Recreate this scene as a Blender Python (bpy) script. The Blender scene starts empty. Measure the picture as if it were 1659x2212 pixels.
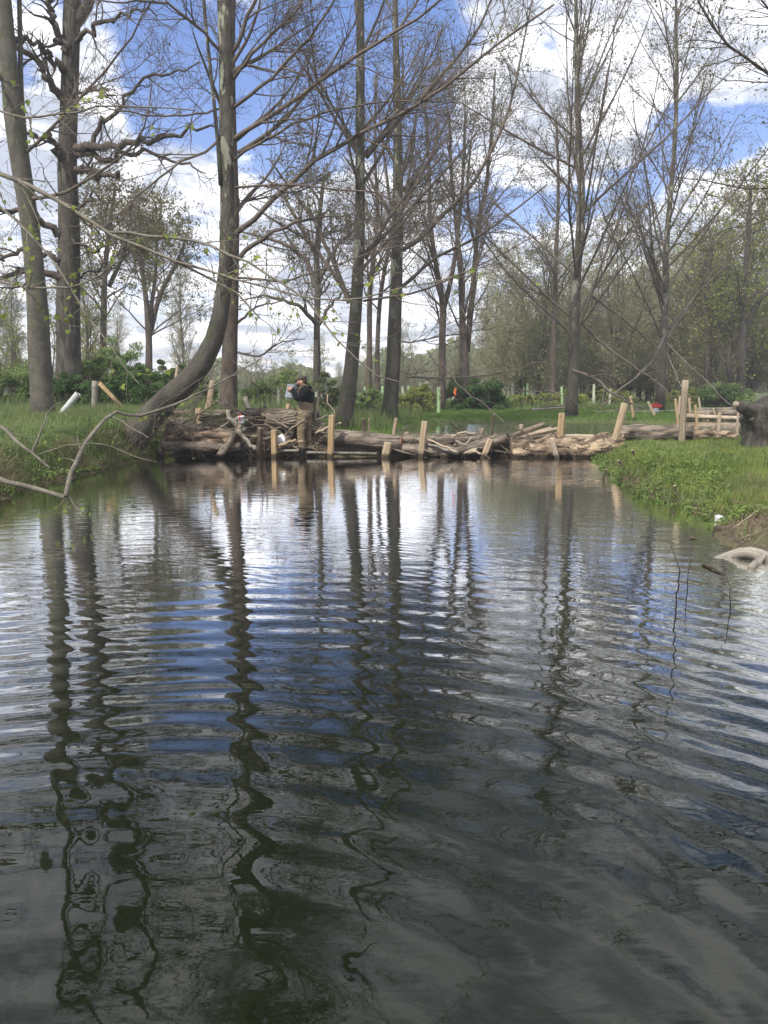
import bpy, bmesh, math
import numpy as np
from mathutils import Vector, Matrix
R = math.radians
sc = bpy.context.scene
COL = sc.collection

# ------------------------------------------------------------------ camera, light, exposure
CAM_H, PITCH, F, CX, CY = 1.55, R(9.3), 1663.4, 829.5, 1106.0      # pixel units of a 1659 x 2212 view
cd = bpy.data.cameras.new('camera'); cam = bpy.data.objects.new('camera', cd); COL.objects.link(cam)
cd.sensor_fit = 'VERTICAL'; cd.sensor_height = 24; cd.lens = 24*F/2212; cd.clip_start = .05; cd.clip_end = 3000
cam.location = (0, 0, CAM_H); cam.rotation_euler = (R(90)-PITCH, 0, 0)
sc.camera = cam
sc.view_settings.view_transform = 'Standard'; sc.view_settings.look = 'None'
sc.view_settings.gamma = 1; sc.view_settings.exposure = 0.62
sc.cycles.max_bounces = 6; sc.cycles.transparent_max_bounces = 12
sc.cycles.caustics_reflective = False; sc.cycles.caustics_refractive = False
SUN_EL, SUN_AZ = R(48), R(215)       # azimuth clockwise from +Y
sdir = Vector((math.sin(SUN_AZ)*math.cos(SUN_EL), math.cos(SUN_AZ)*math.cos(SUN_EL), math.sin(SUN_EL)))
sl = bpy.data.lights.new('sun', 'SUN'); sl.energy = 3.2; sl.angle = R(1.5); sl.color = (1, .95, .87)
so = bpy.data.objects.new('sun', sl); COL.objects.link(so)
so.rotation_euler = (-sdir).to_track_quat('-Z', 'Y').to_euler(); so.location = (0, 0, 30)

cp, sp = math.cos(PITCH), math.sin(PITCH)
def ray(px, py):
    u = (px-CX)/F; v = (CY-py)/F
    return np.array((u, cp+v*sp, -sp+v*cp))
def at(px, py, D):
    d = ray(px, py); t = D/d[1]
    return np.array((d[0]*t, D, CAM_H+d[2]*t))
def gnd(px, py, z=0.):
    d = ray(px, py); t = (z-CAM_H)/d[2]
    return np.array((d[0]*t, d[1]*t, z))
def wpx(w, px, py, D):               # width in view pixels -> metres
    return w/F*(D/ray(px, py)[1])

# ------------------------------------------------------------------ node helpers
class NT:
    def __init__(s, nt): s.nt = nt; s.n = nt.nodes; s.l = nt.links
    def new(s, t, **k):
        n = s.n.new(t)
        for a, b in k.items(): setattr(n, a, b)
        return n
    def put(s, sock, v):
        if v is None: return
        if isinstance(v, bpy.types.NodeSocket): s.l.new(v, sock)
        else: sock.default_value = v
    def m(s, op, a, b=None, c=None, clamp=False):
        n = s.new('ShaderNodeMath', operation=op); n.use_clamp = clamp
        for i, v in enumerate((a, b, c)): s.put(n.inputs[i], v)
        return n.outputs[0]
    def vm(s, op, a, b=None):
        n = s.new('ShaderNodeVectorMath', operation=op)
        s.put(n.inputs[0], a); s.put(n.inputs[1], b)
        return n.outputs['Value'] if op in ('DISTANCE', 'LENGTH', 'DOT_PRODUCT') else n.outputs[0]
    def noise(s, vec, scale, detail=3, rough=.55, dist=0.):
        n = s.new('ShaderNodeTexNoise'); s.put(n.inputs['Vector'], vec)
        n.inputs['Scale'].default_value = scale; n.inputs['Detail'].default_value = detail
        n.inputs['Roughness'].default_value = rough; n.inputs['Distortion'].default_value = dist
        return n.outputs['Fac']
    def mapr(s, v, a, b, c=0., d=1., smooth=True):
        n = s.new('ShaderNodeMapRange')
        if smooth: n.interpolation_type = 'SMOOTHSTEP'
        s.put(n.inputs[0], v)
        for i, q in enumerate((a, b, c, d)): n.inputs[i+1].default_value = q
        return n.outputs[0]
    def mix(s, f, a, b):
        n = s.new('ShaderNodeMix', data_type='RGBA'); s.put(n.inputs[0], f)
        for i, v in ((6, a), (7, b)):
            if isinstance(v, tuple) and len(v) == 3: v = (*v, 1)
            s.put(n.inputs[i], v)
        return n.outputs[2]
    def mapping(s, vec, scale=(1, 1, 1), loc=(0, 0, 0), rot=(0, 0, 0)):
        n = s.new('ShaderNodeMapping'); s.put(n.inputs[0], vec)
        n.inputs['Scale'].default_value = scale; n.inputs['Location'].default_value = loc; n.inputs['Rotation'].default_value = rot
        return n.outputs[0]
    def sep(s, v):
        n = s.new('ShaderNodeSeparateXYZ'); s.put(n.inputs[0], v); return n.outputs
    def comb(s, x, y, z):
        n = s.new('ShaderNodeCombineXYZ')
        for i, v in enumerate((x, y, z)): s.put(n.inputs[i], v)
        return n.outputs[0]

# ------------------------------------------------------------------ sky
w = bpy.data.worlds.new('World'); sc.world = w; w.use_nodes = True
N = NT(w.node_tree); N.n.clear()
sky = N.new('ShaderNodeTexSky', sky_type='NISHITA'); sky.sun_disc = False
sky.sun_elevation = SUN_EL; sky.sun_rotation = SUN_AZ; sky.air_density = 1.0; sky.dust_density = .6; sky.ozone_density = 2.0
tc = N.new('ShaderNodeTexCoord').outputs['Generated']
dirn = N.vm('NORMALIZE', tc)
x, y, z = N.sep(dirn)
zz = N.m('ADD', N.m('MAXIMUM', z, 0.0), .16)
cl = N.comb(N.m('DIVIDE', x, zz), N.m('DIVIDE', y, zz), 0.0)
n1 = N.noise(cl, 1.15, 6, .55, .25)
n2 = N.noise(N.mapping(cl, (1, 1, 1), (4.2, 1.3, 7)), 3.0, 7, .65, .3)
dens = N.m('ADD', N.m('MULTIPLY', N.m('SUBTRACT', n1, .5), 1.5), N.m('MULTIPLY', N.m('SUBTRACT', n2, .5), 1.7))
dens = N.m('ADD', dens, .28)
BLUE = [(400, 200, 150, .55), (330, 120, 90, .2), (570, 230, 140, .5), (640, 110, 150, .5), (760, 60, 160, .5), (740, 240, 130, .45),
        (650, 340, 90, .35), (900, 60, 130, .5), (880, 230, 90, .35), (300, 290, 60, .3), (900, 350, 90, .35), (1060, 440, 75, .5),
        (1140, 452, 65, .45), (1240, 432, 60, .45), (1480, 250, 80, .5), (1410, 400, 60, .5), (1520, 300, 90, .45), (1590, 285, 60, .4),
        (1000, 490, 80, .3), (1190, 60, 60, .2), (60, 150, 60, .25), (1340, 430, 50, .4), (1640, 230, 60, .3)]
WHITE = [(1150, 170, 150, .35), (1400, 90, 190, .35), (470, 320, 120, .3), (1500, 400, 130, .3), (1250, 330, 100, .35), (1560, 120, 120, .3),
         (300, 360, 140, .25), (150, 350, 150, .3), (700, 520, 200, .25), (1350, 550, 200, .2), (900, 620, 300, .15), (240, 60, 90, .2)]
for lst, sg in ((BLUE, -1), (WHITE, 1)):
    for (px, py, s_, w_) in lst:
        d0 = ray(px, py); d0 = d0/np.linalg.norm(d0)
        ds = N.vm('DISTANCE', dirn, tuple(d0))
        dens = N.m('ADD', dens, N.mapr(ds, s_/F*1.25, 0., 0., sg*w_*(1.3 if sg < 0 else 1.0)))
cov = N.mapr(dens, -.04, .36)
shade = N.noise(N.mapping(cl, (1, 1, 1), (.5, -.7, 3)), 2.3, 7, .62, .5)
g = N.mapr(N.m('ADD', N.m('MULTIPLY', dens, .14), shade), .47, .66)
ccol = N.mix(g, (11.5, 11.5, 11.8), (4.1, 4.5, 5.4))
skyc = N.mix(1.0, (0, 0, 0), sky.outputs[0])
hs = N.new('ShaderNodeHueSaturation'); hs.inputs['Saturation'].default_value = 1.25; hs.inputs['Value'].default_value = 1.1
N.put(hs.inputs['Color'], N.vm('ADD', N.vm('MULTIPLY', sky.outputs[0], (1.25, 1.02, 1.06)), (.0, .12, .35)))
up = N.mapr(z, .40, .72, 1., 1.0)      # thicker, greyer cloud overhead
mx = N.mix(cov, hs.outputs[0], ccol)
vs = N.vm('SCALE', mx); vs.node.inputs['Scale'].default_value = 1; N.put(vs.node.inputs['Scale'], up)
bg = N.new('ShaderNodeBackground'); N.put(bg.inputs[0], vs); bg.inputs[1].default_value = .105
N.l.new(bg.outputs[0], N.new('ShaderNodeOutputWorld').inputs[0])
w.cycles.sampling_method = 'MANUAL'; w.cycles.sample_map_resolution = 512

# ------------------------------------------------------------------ materials
MATS = {}
def mat(name, rough=.8):
    m = bpy.data.materials.new(name); m.use_nodes = True
    N = NT(m.node_tree); b = N.n['Principled BSDF']; b.inputs['Roughness'].default_value = rough
    b.inputs['Specular IOR Level'].default_value = .3
    MATS[name] = m
    return m, N, b
def bump(N, b, h, dist, strength=1.):
    n = N.new('ShaderNodeBump'); n.inputs['Distance'].default_value = dist; n.inputs['Strength'].default_value = strength
    N.put(n.inputs['Height'], h); N.l.new(n.outputs[0], b.inputs['Normal'])
def bark(name, c1, c2, c3=None, su=14., sv=2.5, patch=None, moss=None, bd=.02, wet=False):
    m, N, b = mat(name, .9)
    uv = N.new('ShaderNodeUVMap').outputs[0]
    gp = N.new('ShaderNodeNewGeometry').outputs['Position']
    a = N.noise(N.mapping(uv, (su, sv, 1)), 1.0, 5, .65, .6)
    bg_ = N.noise(gp, 1.3, 3)
    c = N.mix(N.mapr(a, .35, .65), c1, c2)
    c = N.mix(N.m('MULTIPLY', N.mapr(bg_, .45, .75), .6), c, c3 or tuple(q*.6 for q in c1))
    if patch:
        pn = N.noise(N.mapping(uv, (3.2, 1.3, 1)), 1.3, 4, .6, .5)
        zf = N.mapr(N.sep(gp)[2], 2.5, 6., 0., 1.) if name == 'plane' else 1.
        if name == 'plane': c = N.mix(N.m('MULTIPLY', N.m('SUBTRACT', 1., zf), .55), c, tuple(q*.45 for q in c2))
        c = N.mix(N.m('MULTIPLY', N.mapr(pn, .54, .57), zf), c, patch)
    if moss:
        mn = N.noise(gp, 3.1, 4, .6)
        c = N.mix(N.m('MULTIPLY', N.mapr(mn, .52, .66), .7), c, moss)
    if wet:                       # mud line and knots
        kn = N.mapr(N.noise(gp, 9., 3, .6), .62, .68)
        c = N.mix(N.m('MULTIPLY', kn, .6), c, tuple(q*.45 for q in c1))
        ln = N.m('ADD', N.sep(gp)[2], N.m('MULTIPLY', N.noise(gp, 14., 3), .12))
        c = N.mix(N.mapr(ln, .19, .11), c, (.055, .042, .028))
    else:
        sp = N.mapr(N.noise(gp, 17., 3, .6), .6, .66)
        c = N.mix(N.m('MULTIPLY', sp, .45), c, tuple(min(1, q*1.6) for q in c2))
    N.put(b.inputs['Base Color'], c)
    bump(N, b, a, bd)
    return m
bark('beech', (.075, .068, .055), (.125, .112, .092), (.075, .08, .05), 5, 3, moss=(.07, .085, .035), bd=.016)
bark('oak', (.04, .036, .03), (.12, .106, .086), None, 22, 2.2, bd=.03)
bark('plane', (.055, .049, .04), (.12, .106, .086), None, 12, 3, patch=(.3, .3, .225), bd=.03, moss=(.06, .075, .03))
bark('plane_plain', (.06, .049, .04), (.12, .098, .078), (.125, .085, .06), 11, 2.4, bd=.03)
bark('twig', (.10, .08, .066), (.17, .14, .112), None, 6, 6, bd=.002)
bark('twig_grey', (.12, .105, .08), (.2, .18, .14), None, 6, 6, bd=.002)
bark('twig_dark', (.06, .048, .04), (.12, .098, .08), None, 6, 6, bd=.002)
bark('scrub', (.24, .215, .16), (.34, .31, .235), None, 6, 6, bd=.002)
bark('logbark', (.085, .067, .052), (.29, .24, .185), (.06, .045, .032), 13, 2.2, bd=.06, wet=True)
bark('rotlog', (.045, .03, .02), (.40, .30, .205), (.05, .033, .022), 7, 2.6, patch=(.46, .35, .23), bd=.12, wet=True)
bark('palewood', (.34, .27, .19), (.5, .41, .3), (.24, .18, .12), 20, 2, bd=.006, wet=True)
bark('sticks', (.14, .11, .08), (.32, .265, .2), (.1, .075, .05), 14, 3, bd=.004, wet=True)
bark('darkstick', (.06, .045, .032), (.14, .1, .07), None, 14, 3, bd=.004, wet=True)
bark('driftwood', (.19, .17, .135), (.34, .31, .25), (.09, .075, .055), 14, 3.0, bd=.03)
bark('stumpbark', (.035, .03, .025), (.15, .132, .106), None, 9, 1.4, bd=.06)
bark('brownpost', (.2, .16, .11), (.34, .285, .2), (.14, .11, .075), 20, 1.5, bd=.01, wet=True)
bark('greypost', (.2, .185, .155), (.3, .28, .235), None, 18, 2, bd=.006, wet=True)
bark('freshpost', (.33, .22, .115), (.5, .37, .21), (.24, .16, .085), 16, 1.2, bd=.004, wet=True)
bark('tanpost', (.3, .22, .14), (.46, .36, .24), (.2, .145, .09), 16, 1.2, bd=.004, wet=True)
def endgrain(name, c1, c2):
    m, N, b = mat(name, .85)
    uv = N.new('ShaderNodeUVMap').outputs[0]
    r = N.vm('LENGTH', uv)
    r = N.m('ADD', r, N.m('MULTIPLY', N.noise(uv, 3., 3), .25))
    s = N.m('SINE', N.m('MULTIPLY', r, 48.))
    c = N.mix(N.mapr(s, -1, 1), c1, c2)
    c = N.mix(N.mapr(N.noise(uv, 2.2, 3), .5, .7), c, tuple(q*.6 for q in c1))
    N.put(b.inputs['Base Color'], c)
    return m
endgrain('cutwood', (.33, .19, .10), (.47, .31, .18))
endgrain('cutpale', (.5, .4, .27), (.6, .5, .36))
def leafmat(name, c1, c2, c3, tr=.45, sc_=1.2):
    m = bpy.data.materials.new(name); m.use_nodes = True; MATS[name] = m
    N = NT(m.node_tree); N.n.clear()
    gp = N.new('ShaderNodeNewGeometry')
    v = N.noise(gp.outputs['Position'], sc_, 3, .6)
    c = N.mix(N.mapr(v, .38, .62), c1, c2)
    c = N.mix(N.m('MULTIPLY', gp.outputs['Random Per Island'], .55), c, c3)
    d = N.new('ShaderNodeBsdfDiffuse'); t = N.new('ShaderNodeBsdfTranslucent'); N.put(d.inputs[0], c); N.put(t.inputs[0], c)
    mx = N.new('ShaderNodeMixShader'); mx.inputs[0].default_value = tr
    N.l.new(d.outputs[0], mx.inputs[1]); N.l.new(t.outputs[0], mx.inputs[2])
    N.l.new(mx.outputs[0], N.new('ShaderNodeOutputMaterial').inputs[0])
    return m
leafmat('leaf_spring', (.26, .32, .07), (.34, .38, .10), (.20, .27, .05), .5)
leafmat('leaf_bud', (.14, .16, .06), (.2, .21, .09), (.10, .085, .045), .4)
leafmat('leaf_scrub', (.3, .33, .13), (.4, .41, .2), (.18, .18, .09), .45)
leafmat('leaf_oak', (.16, .15, .055), (.21, .20, .075), (.13, .12, .05), .4)
leafmat('leaf_olive', (.3, .35, .09), (.4, .43, .14), (.12, .135, .045), .4)
leafmat('leaf_shrub', (.13, .21, .06), (.2, .29, .10), (.28, .33, .14), .35, 1.6)
leafmat('leaf_dark', (.065, .13, .045), (.10, .19, .06), (.13, .18, .07), .3, 1.6)
leafmat('leaf_hawthorn', (.13, .17, .06), (.3, .32, .2), (.1, .15, .05), .4, 2)
leafmat('grass_meadow', (.10, .19, .04), (.16, .26, .06), (.15, .2, .06), .35, .6)
leafmat('grass_long', (.14, .21, .07), (.22, .29, .11), (.26, .26, .14), .35, .9)
leafmat('grass_bank', (.10, .18, .04), (.28, .34, .085), (.27, .26, .10), .35, 1.9)
leafmat('cover', (.09, .17, .045), (.19, .28, .075), (.26, .30, .11), .35, 1.6)
leafmat('straw', (.26, .22, .13), (.34, .28, .17), (.18, .15, .09), .3, 2)
leafmat('farwood', (.17, .22, .09), (.24, .25, .14), (.2, .19, .12), .3, .12)
def simple(name, col, rough=.6, noise=0., sc_=8., metal=0.):
    m, N, b = mat(name, rough); b.inputs['Metallic'].default_value = metal
    gp = N.new('ShaderNodeTexCoord').outputs['Object']
    v = N.noise(gp, sc_, 4)
    N.put(b.inputs['Base Color'], N.mix(N.mapr(v, .35, .65), tuple(q*(1-noise) for q in col), tuple(q*(1+noise) for q in col)))
    return m
simple('skin', (.5, .27, .19), .55, .06)
simple('hair', (.05, .032, .022), .8, .3, 60)
simple('cap', (.07, .055, .045), .85, .25, 40)
simple('bucket_grey', (.2, .225, .245), .35, .12, 12)
simple('bucket_white', (.75, .76, .76), .4, .04)
simple('boot', (.028, .025, .018), .9, .3, 30)
simple('red', (.6, .05, .03), .4, .1)
simple('orange_tape', (.85, .2, .06), .5, .1)
simple('orange_case', (.5, .09, .03), .45, .15)
simple('blackplastic', (.02, .02, .02), .4, .2)
simple('steel', (.4, .4, .42), .35, .1, 8, .8)
simple('tube_green', (.33, .47, .24), .45, .1)
simple('tube_pale', (.46, .5, .36), .5, .12)
simple('tube_white', (.48, .49, .46), .5, .15, 20)
simple('stone_white', (.6, .6, .58), .5, .2, 15)
simple('deadleaf', (.3, .17, .07), .8, .25, 20)
def cloth(name, c, wr, sc_):
    m, N, b = mat(name, .95); b.inputs['Specular IOR Level'].default_value = .12
    oc = N.new('ShaderNodeTexCoord').outputs['Object']
    v = N.noise(N.mapping(oc, (1, 1, 2.6)), sc_, 4, .55, 1.2)
    N.put(b.inputs['Base Color'], N.mix(N.mapr(N.noise(oc, 5, 3), .4, .6), tuple(q*.85 for q in c), tuple(q*1.12 for q in c)))
    bump(N, b, v, wr)
cloth('waders', (.23, .18, .115), .07, 7)
cloth('jacket', (.010, .011, .013), .04, 8)

# ground
m, N, b = mat('ground', .95)
gp = N.new('ShaderNodeNewGeometry').outputs['Position']
at_ = N.new('ShaderNodeAttribute'); at_.attribute_name = 'zone'
r_, g_, b_ = N.sep(at_.outputs['Vector'])
na = N.noise(gp, 1.4, 5, .65); nb = N.noise(gp, 22, 4, .6)
grass = N.mix(N.mapr(na, .35, .65), (.08, .12, .035), (.13, .165, .05))
grass = N.mix(N.m('MULTIPLY', nb, .5), grass, (.09, .085, .04))
mud = N.mix(N.mapr(nb, .35, .65), (.075, .055, .038), (.14, .105, .07))
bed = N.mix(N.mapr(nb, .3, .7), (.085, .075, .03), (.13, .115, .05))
deep_dim = N.mix(nb, (.012, .016, .008), (.022, .027, .013))  # bed darkened with depth: light lost in the water put into its colour
c = N.mix(r_, grass, mud); c = N.mix(g_, c, bed); c = N.mix(b_, c, deep_dim)
N.put(b.inputs['Base Color'], c); bump(N, b, nb, .05)

# water: mirror by Fresnel over a murky, half clear body
m = bpy.data.materials.new('water'); m.use_nodes = True; MATS['water'] = m
N = NT(m.node_tree); N.n.clear()
gp = N.new('ShaderNodeNewGeometry').outputs['Position']
X, Y, Z = N.sep(gp)
def rings(cx, cy, lam, warp, wscale, phase=0.):
    dx = N.m('SUBTRACT', X, cx); dy = N.m('SUBTRACT', Y, cy)
    r = N.m('SQRT', N.m('ADD', N.m('MULTIPLY', dx, dx), N.m('MULTIPLY', dy, dy)))
    wn = N.m('MULTIPLY', N.m('SUBTRACT', N.noise(gp, wscale, 2, .5), .5), warp)
    ph = N.m('ADD', N.m('MULTIPLY', N.m('ADD', r, wn), 2*math.pi/lam), phase)
    return N.m('SINE', ph), r
h1, r1 = rings(-.9, .3, .27, .24, .6)
a1 = N.m('MULTIPLY', N.m('MULTIPLY', N.mapr(r1, 1.4, 4.0, .42, 1.), N.mapr(r1, 2.2, 7.0, 1., .07)), N.mapr(N.noise(gp, .75, 2), .3, .62, .25, 1.))
H_ = N.m('MULTIPLY', N.m('MULTIPLY', h1, a1), .0037)
h2, r2 = rings(3.5, -4.0, .41, .3, .8)
H_ = N.m('ADD', H_, N.m('MULTIPLY', N.m('MULTIPLY', h2, N.mapr(Y, 3, 10, 1., .1)), .0007))
h4, r4 = rings(-4.0, 1.0, .115, .12, 1.7)
H_ = N.m('ADD', H_, N.m('MULTIPLY', N.m('MULTIPLY', h4, N.mapr(N.noise(gp, 1.3, 2), .4, .65, 0., 1.)), .0003))
h3, r3 = rings(3.2, 19.5, .19, .1, .8)           # wavelets below the big log
k3 = N.m('MULTIPLY', N.mapr(r3, 4.5, 9.5, 1., 0.), N.mapr(X, 1.2, 3.0, 0., 1.))
H_ = N.m('ADD', H_, N.m('MULTIPLY', N.m('MULTIPLY', h3, k3), .0022))
nz = N.noise(N.mapping(gp, (.6, 2.4, 1), (0, 0, 0), (0, 0, -.12)), 2.6, 2, .5, .5)
H_ = N.m('ADD', H_, N.m('MULTIPLY', nz, .0011))
nz2 = N.noise(N.mapping(gp, (.55, 2.6, 1), (0, 0, 0), (0, 0, -.1)), 5.0, 2.5, .55, .3)
calm = N.mapr(N.noise(gp, .33, 2), .35, .65, .5, 1.)
far = N.mapr(Y, 2.5, 8.0, .34, .8)
H_ = N.m('ADD', H_, N.m('MULTIPLY', N.m('MULTIPLY', nz2, N.m('MULTIPLY', calm, far)), .0030))
bp = N.new('ShaderNodeBump'); bp.inputs['Distance'].default_value = 1.; N.put(bp.inputs['Height'], H_)
bp.inputs['Filter Width'].default_value = .3
fr = N.new('ShaderNodeFresnel'); fr.inputs[0].default_value = 1.333; N.l.new(bp.outputs[0], fr.inputs[1])
gl = N.new('ShaderNodeBsdfGlossy'); gl.inputs['Roughness'].default_value = .004; gl.inputs['Color'].default_value = (1, 1, 1, 1)
N.l.new(bp.outputs[0], gl.inputs['Normal'])
df = N.new('ShaderNodeBsdfDiffuse'); df.inputs[0].default_value = (.011, .017, .008, 1)
trn = N.new('ShaderNodeBsdfTransparent'); trn.inputs[0].default_value = (.6, .64, .46, 1)
m1 = N.new('ShaderNodeMixShader'); m1.inputs[0].default_value = .7
N.l.new(df.outputs[0], m1.inputs[1]); N.l.new(trn.outputs[0], m1.inputs[2])
m2 = N.new('ShaderNodeMixShader'); N.put(m2.inputs[0], N.m('MINIMUM', N.m('MULTIPLY', fr.outputs[0], N.mapr(fr.outputs[0], .035, .22, 1.3, 3.0)), 1.))
N.l.new(m1.outputs[0], m2.inputs[1]); N.l.new(gl.outputs[0], m2.inputs[2])
N.l.new(m2.outputs[0], N.new('ShaderNodeOutputMaterial').inputs[0])

# ------------------------------------------------------------------ mesh helpers
def mesh_np(name, V, loops, tot, uv=None, smooth=True):
    me = bpy.data.meshes.new(name)
    V = np.asarray(V, np.float32); loops = np.asarray(loops, np.int32); tot = np.asarray(tot, np.int32)
    me.vertices.add(len(V)); me.vertices.foreach_set('co', V.ravel())
    me.loops.add(len(loops)); me.loops.foreach_set('vertex_index', loops)
    me.polygons.add(len(tot)); st = np.concatenate(([0], np.cumsum(tot)[:-1])).astype(np.int32)
    me.polygons.foreach_set('loop_start', st)
    if uv is not None:
        ul = me.uv_layers.new(name='UVMap'); ul.data.foreach_set('uv', np.asarray(uv, np.float32).ravel())
    me.update(calc_edges=True)
    me.polygons.foreach_set('use_smooth', np.full(len(tot), smooth, bool))
    return me
def link(name, me, m, parent=None, origin=None):
    o = bpy.data.objects.new(name, me); COL.objects.link(o)
    if m: me.materials.append(MATS[m])
    if origin is not None:
        org = Vector(origin)
        me.transform(Matrix.Translation(-org)); o.location = org
    if parent is not None:
        o.parent = parent
        o.location = o.location - parent.location
    return o
def tag(o, label=None, cat=None, group=None, kind=None):
    if label: o['label'] = label
    if cat: o['category'] = cat
    if group: o['group'] = group
    if kind: o['kind'] = kind
    return o
def empty(name, loc, label, cat, group=None, rz=0):
    e = bpy.data.objects.new(name, None); COL.objects.link(e); e.location = Vector(loc); e.rotation_euler = (0, 0, rz)
    e.empty_display_size = .2
    return tag(e, label, cat, group)
def norm(v): return v/np.maximum(np.linalg.norm(v, axis=-1, keepdims=True), 1e-9)
def cr(pts, n):                                  # smooth curve through points, resampled to n
    p = np.asarray(pts, float)
    if len(p) == 2:
        t = np.linspace(0, 1, n)[:, None]; return p[0]*(1-t)+p[1]*t
    q = np.vstack((2*p[0]-p[1], p, 2*p[-1]-p[-2]))
    out = []
    for i in range(1, len(q)-2):
        for t in np.linspace(0, 1, 12, endpoint=False):
            a, b, c, d = q[i-1:i+3]
            out.append(.5*((2*b)+(c-a)*t+(2*a-5*b+4*c-d)*t*t+(3*b-a-3*c+d)*t**3))
    out.append(p[-1]); out = np.array(out)
    s = np.concatenate(([0], np.cumsum(np.linalg.norm(np.diff(out[:, :3], axis=0), axis=1)))); u = np.linspace(0, s[-1], n)
    return np.stack([np.interp(u, s, out[:, k]) for k in range(out.shape[1])], 1)
class Tubes:
    """collects tapered tubes and builds them as one mesh"""
    def __init__(s): s.V = []; s.L = []; s.T = []; s.UV = []; s.n = 0
    def add(s, P, Rr, k=5, cap=False, rough=0., seed=0, lump=0.):
        P = np.asarray(P, float); Rr = np.asarray(Rr, float)
        if P.ndim == 2: P = P[None]; Rr = Rr[None]
        M, n, _ = P.shape
        if M == 0: return s
        T = np.empty_like(P); T[:, 1:-1] = P[:, 2:]-P[:, :-2]; T[:, 0] = P[:, 1]-P[:, 0]; T[:, -1] = P[:, -1]-P[:, -2]
        T = norm(T)
        D = norm(P[:, -1]-P[:, 0]); ax = np.argmin(np.abs(D), axis=1); ref = np.eye(3)[ax][:, None, :]
        U = norm(np.cross(T, np.broadcast_to(ref, T.shape))); W = np.cross(T, U)
        a = np.arange(k)*2*math.pi/k
        rad = Rr[:, :, None]*np.ones(k)
        if rough or lump:
            rng = np.random.default_rng(seed+17)
            ss = np.arange(n)[:, None]*min(1., 14./n); aa = a[None]
            f = np.zeros((n, k))
            for q in range(6):
                kk = rng.integers(1, 7); f += 1.3*rng.normal()*np.sin(kk*aa+rng.uniform(0, 6.28)+.25*rng.normal()*ss)*np.cos(ss*rng.normal()*.8+rng.uniform(0, 6.28))/(1+.4*kk)
            rad = rad*(1+lump*f[None]*.35+rough*rng.normal(size=(M, n, k))+.5*rough*rng.normal(size=(1, 1, k)))
        pts = P[:, :, None, :]+rad[..., None]*(np.cos(a)[None, None, :, None]*U[:, :, None, :]+np.sin(a)[None, None, :, None]*W[:, :, None, :])
        V = pts.reshape(-1, 3)
        base = s.n
        mi, ri, ki = np.meshgrid(np.arange(M), np.arange(n-1), np.arange(k), indexing='ij')
        k2 = (ki+1) % k
        i0 = (mi*n+ri)*k+ki; i1 = (mi*n+ri)*k+k2; i2 = (mi*n+ri+1)*k+k2; i3 = (mi*n+ri+1)*k+ki
        q = np.stack((i0, i1, i2, i3), -1).reshape(-1)+base
        ln = np.concatenate((np.zeros((M, 1)), np.cumsum(np.linalg.norm(P[:, 1:]-P[:, :-1], axis=2), 1)), 1)
        uu = a/(2*math.pi)*6.28*np.mean(Rr); ub = 6.28*np.mean(Rr)
        off = np.arange(M)*1.37
        def uvof(m_, r__, kk): return np.stack((kk/k*ub+off[m_], ln[m_, r__]+off[m_]), -1)
        uv = np.stack((uvof(mi, ri, ki), uvof(mi, ri, ki+1), uvof(mi, ri+1, ki+1), uvof(mi, ri+1, ki)), -2).reshape(-1, 2)
        s.V.append(V); s.L.append(q); s.T.append(np.full(M*(n-1)*k, 4)); s.UV.append(uv); s.n += len(V)
        if cap:
            for mm in range(M):
                for e in (0, n-1):
                    ring = base+(mm*n+e)*k+np.arange(k)
                    if e == 0: ring = ring[::-1]
                    c = P[mm, e]; ctr = s.n
                    s.V.append(c[None]+T[mm, e]*(Rr[mm, e]*.06*(1 if e else -1))); s.n += 1
                    tri = np.stack((ring, np.roll(ring, -1), np.full(k, ctr)), 1).reshape(-1)
                    s.L.append(tri); s.T.append(np.full(k, 3)); s.UV.append(np.tile(np.array([[0., 0.], [.02, .02], [.01, 0.]]), (k, 1)))
        return s
    def mesh(s, name, smooth=True):
        return mesh_np(name, np.concatenate(s.V), np.concatenate(s.L), np.concatenate(s.T), np.concatenate(s.UV), smooth)
def quads(name, P, size, rng, flat=0., aspect=1.3, fold=True):
    """many small leaves: a diamond of two triangles folded along its rib"""
    n = len(P); size = np.broadcast_to(size, n)[:, None]
    a = norm(rng.normal(size=(n, 3))*(1, 1, 1-flat)); b = rng.normal(size=(n, 3)); b = norm(b-(b*a).sum(1, keepdims=True)*a)
    if flat > 0: b = norm(b*(1, 1, 1-flat)); b = norm(b-(b*a).sum(1, keepdims=True)*a)
    c = np.cross(a, b)*.25
    L = a*size*aspect*.5; W_ = b*size*.5
    V = np.stack((P-L, P+W_+c*size*.4, P+L, P-W_+c*size*.4), 1).reshape(-1, 3)
    i = np.arange(n)[:, None]*4
    loops = (i+np.array([[0, 1, 2, 0, 2, 3]])).reshape(-1)
    return mesh_np(name, V, loops, np.full(2*n, 3), None, False)
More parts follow.
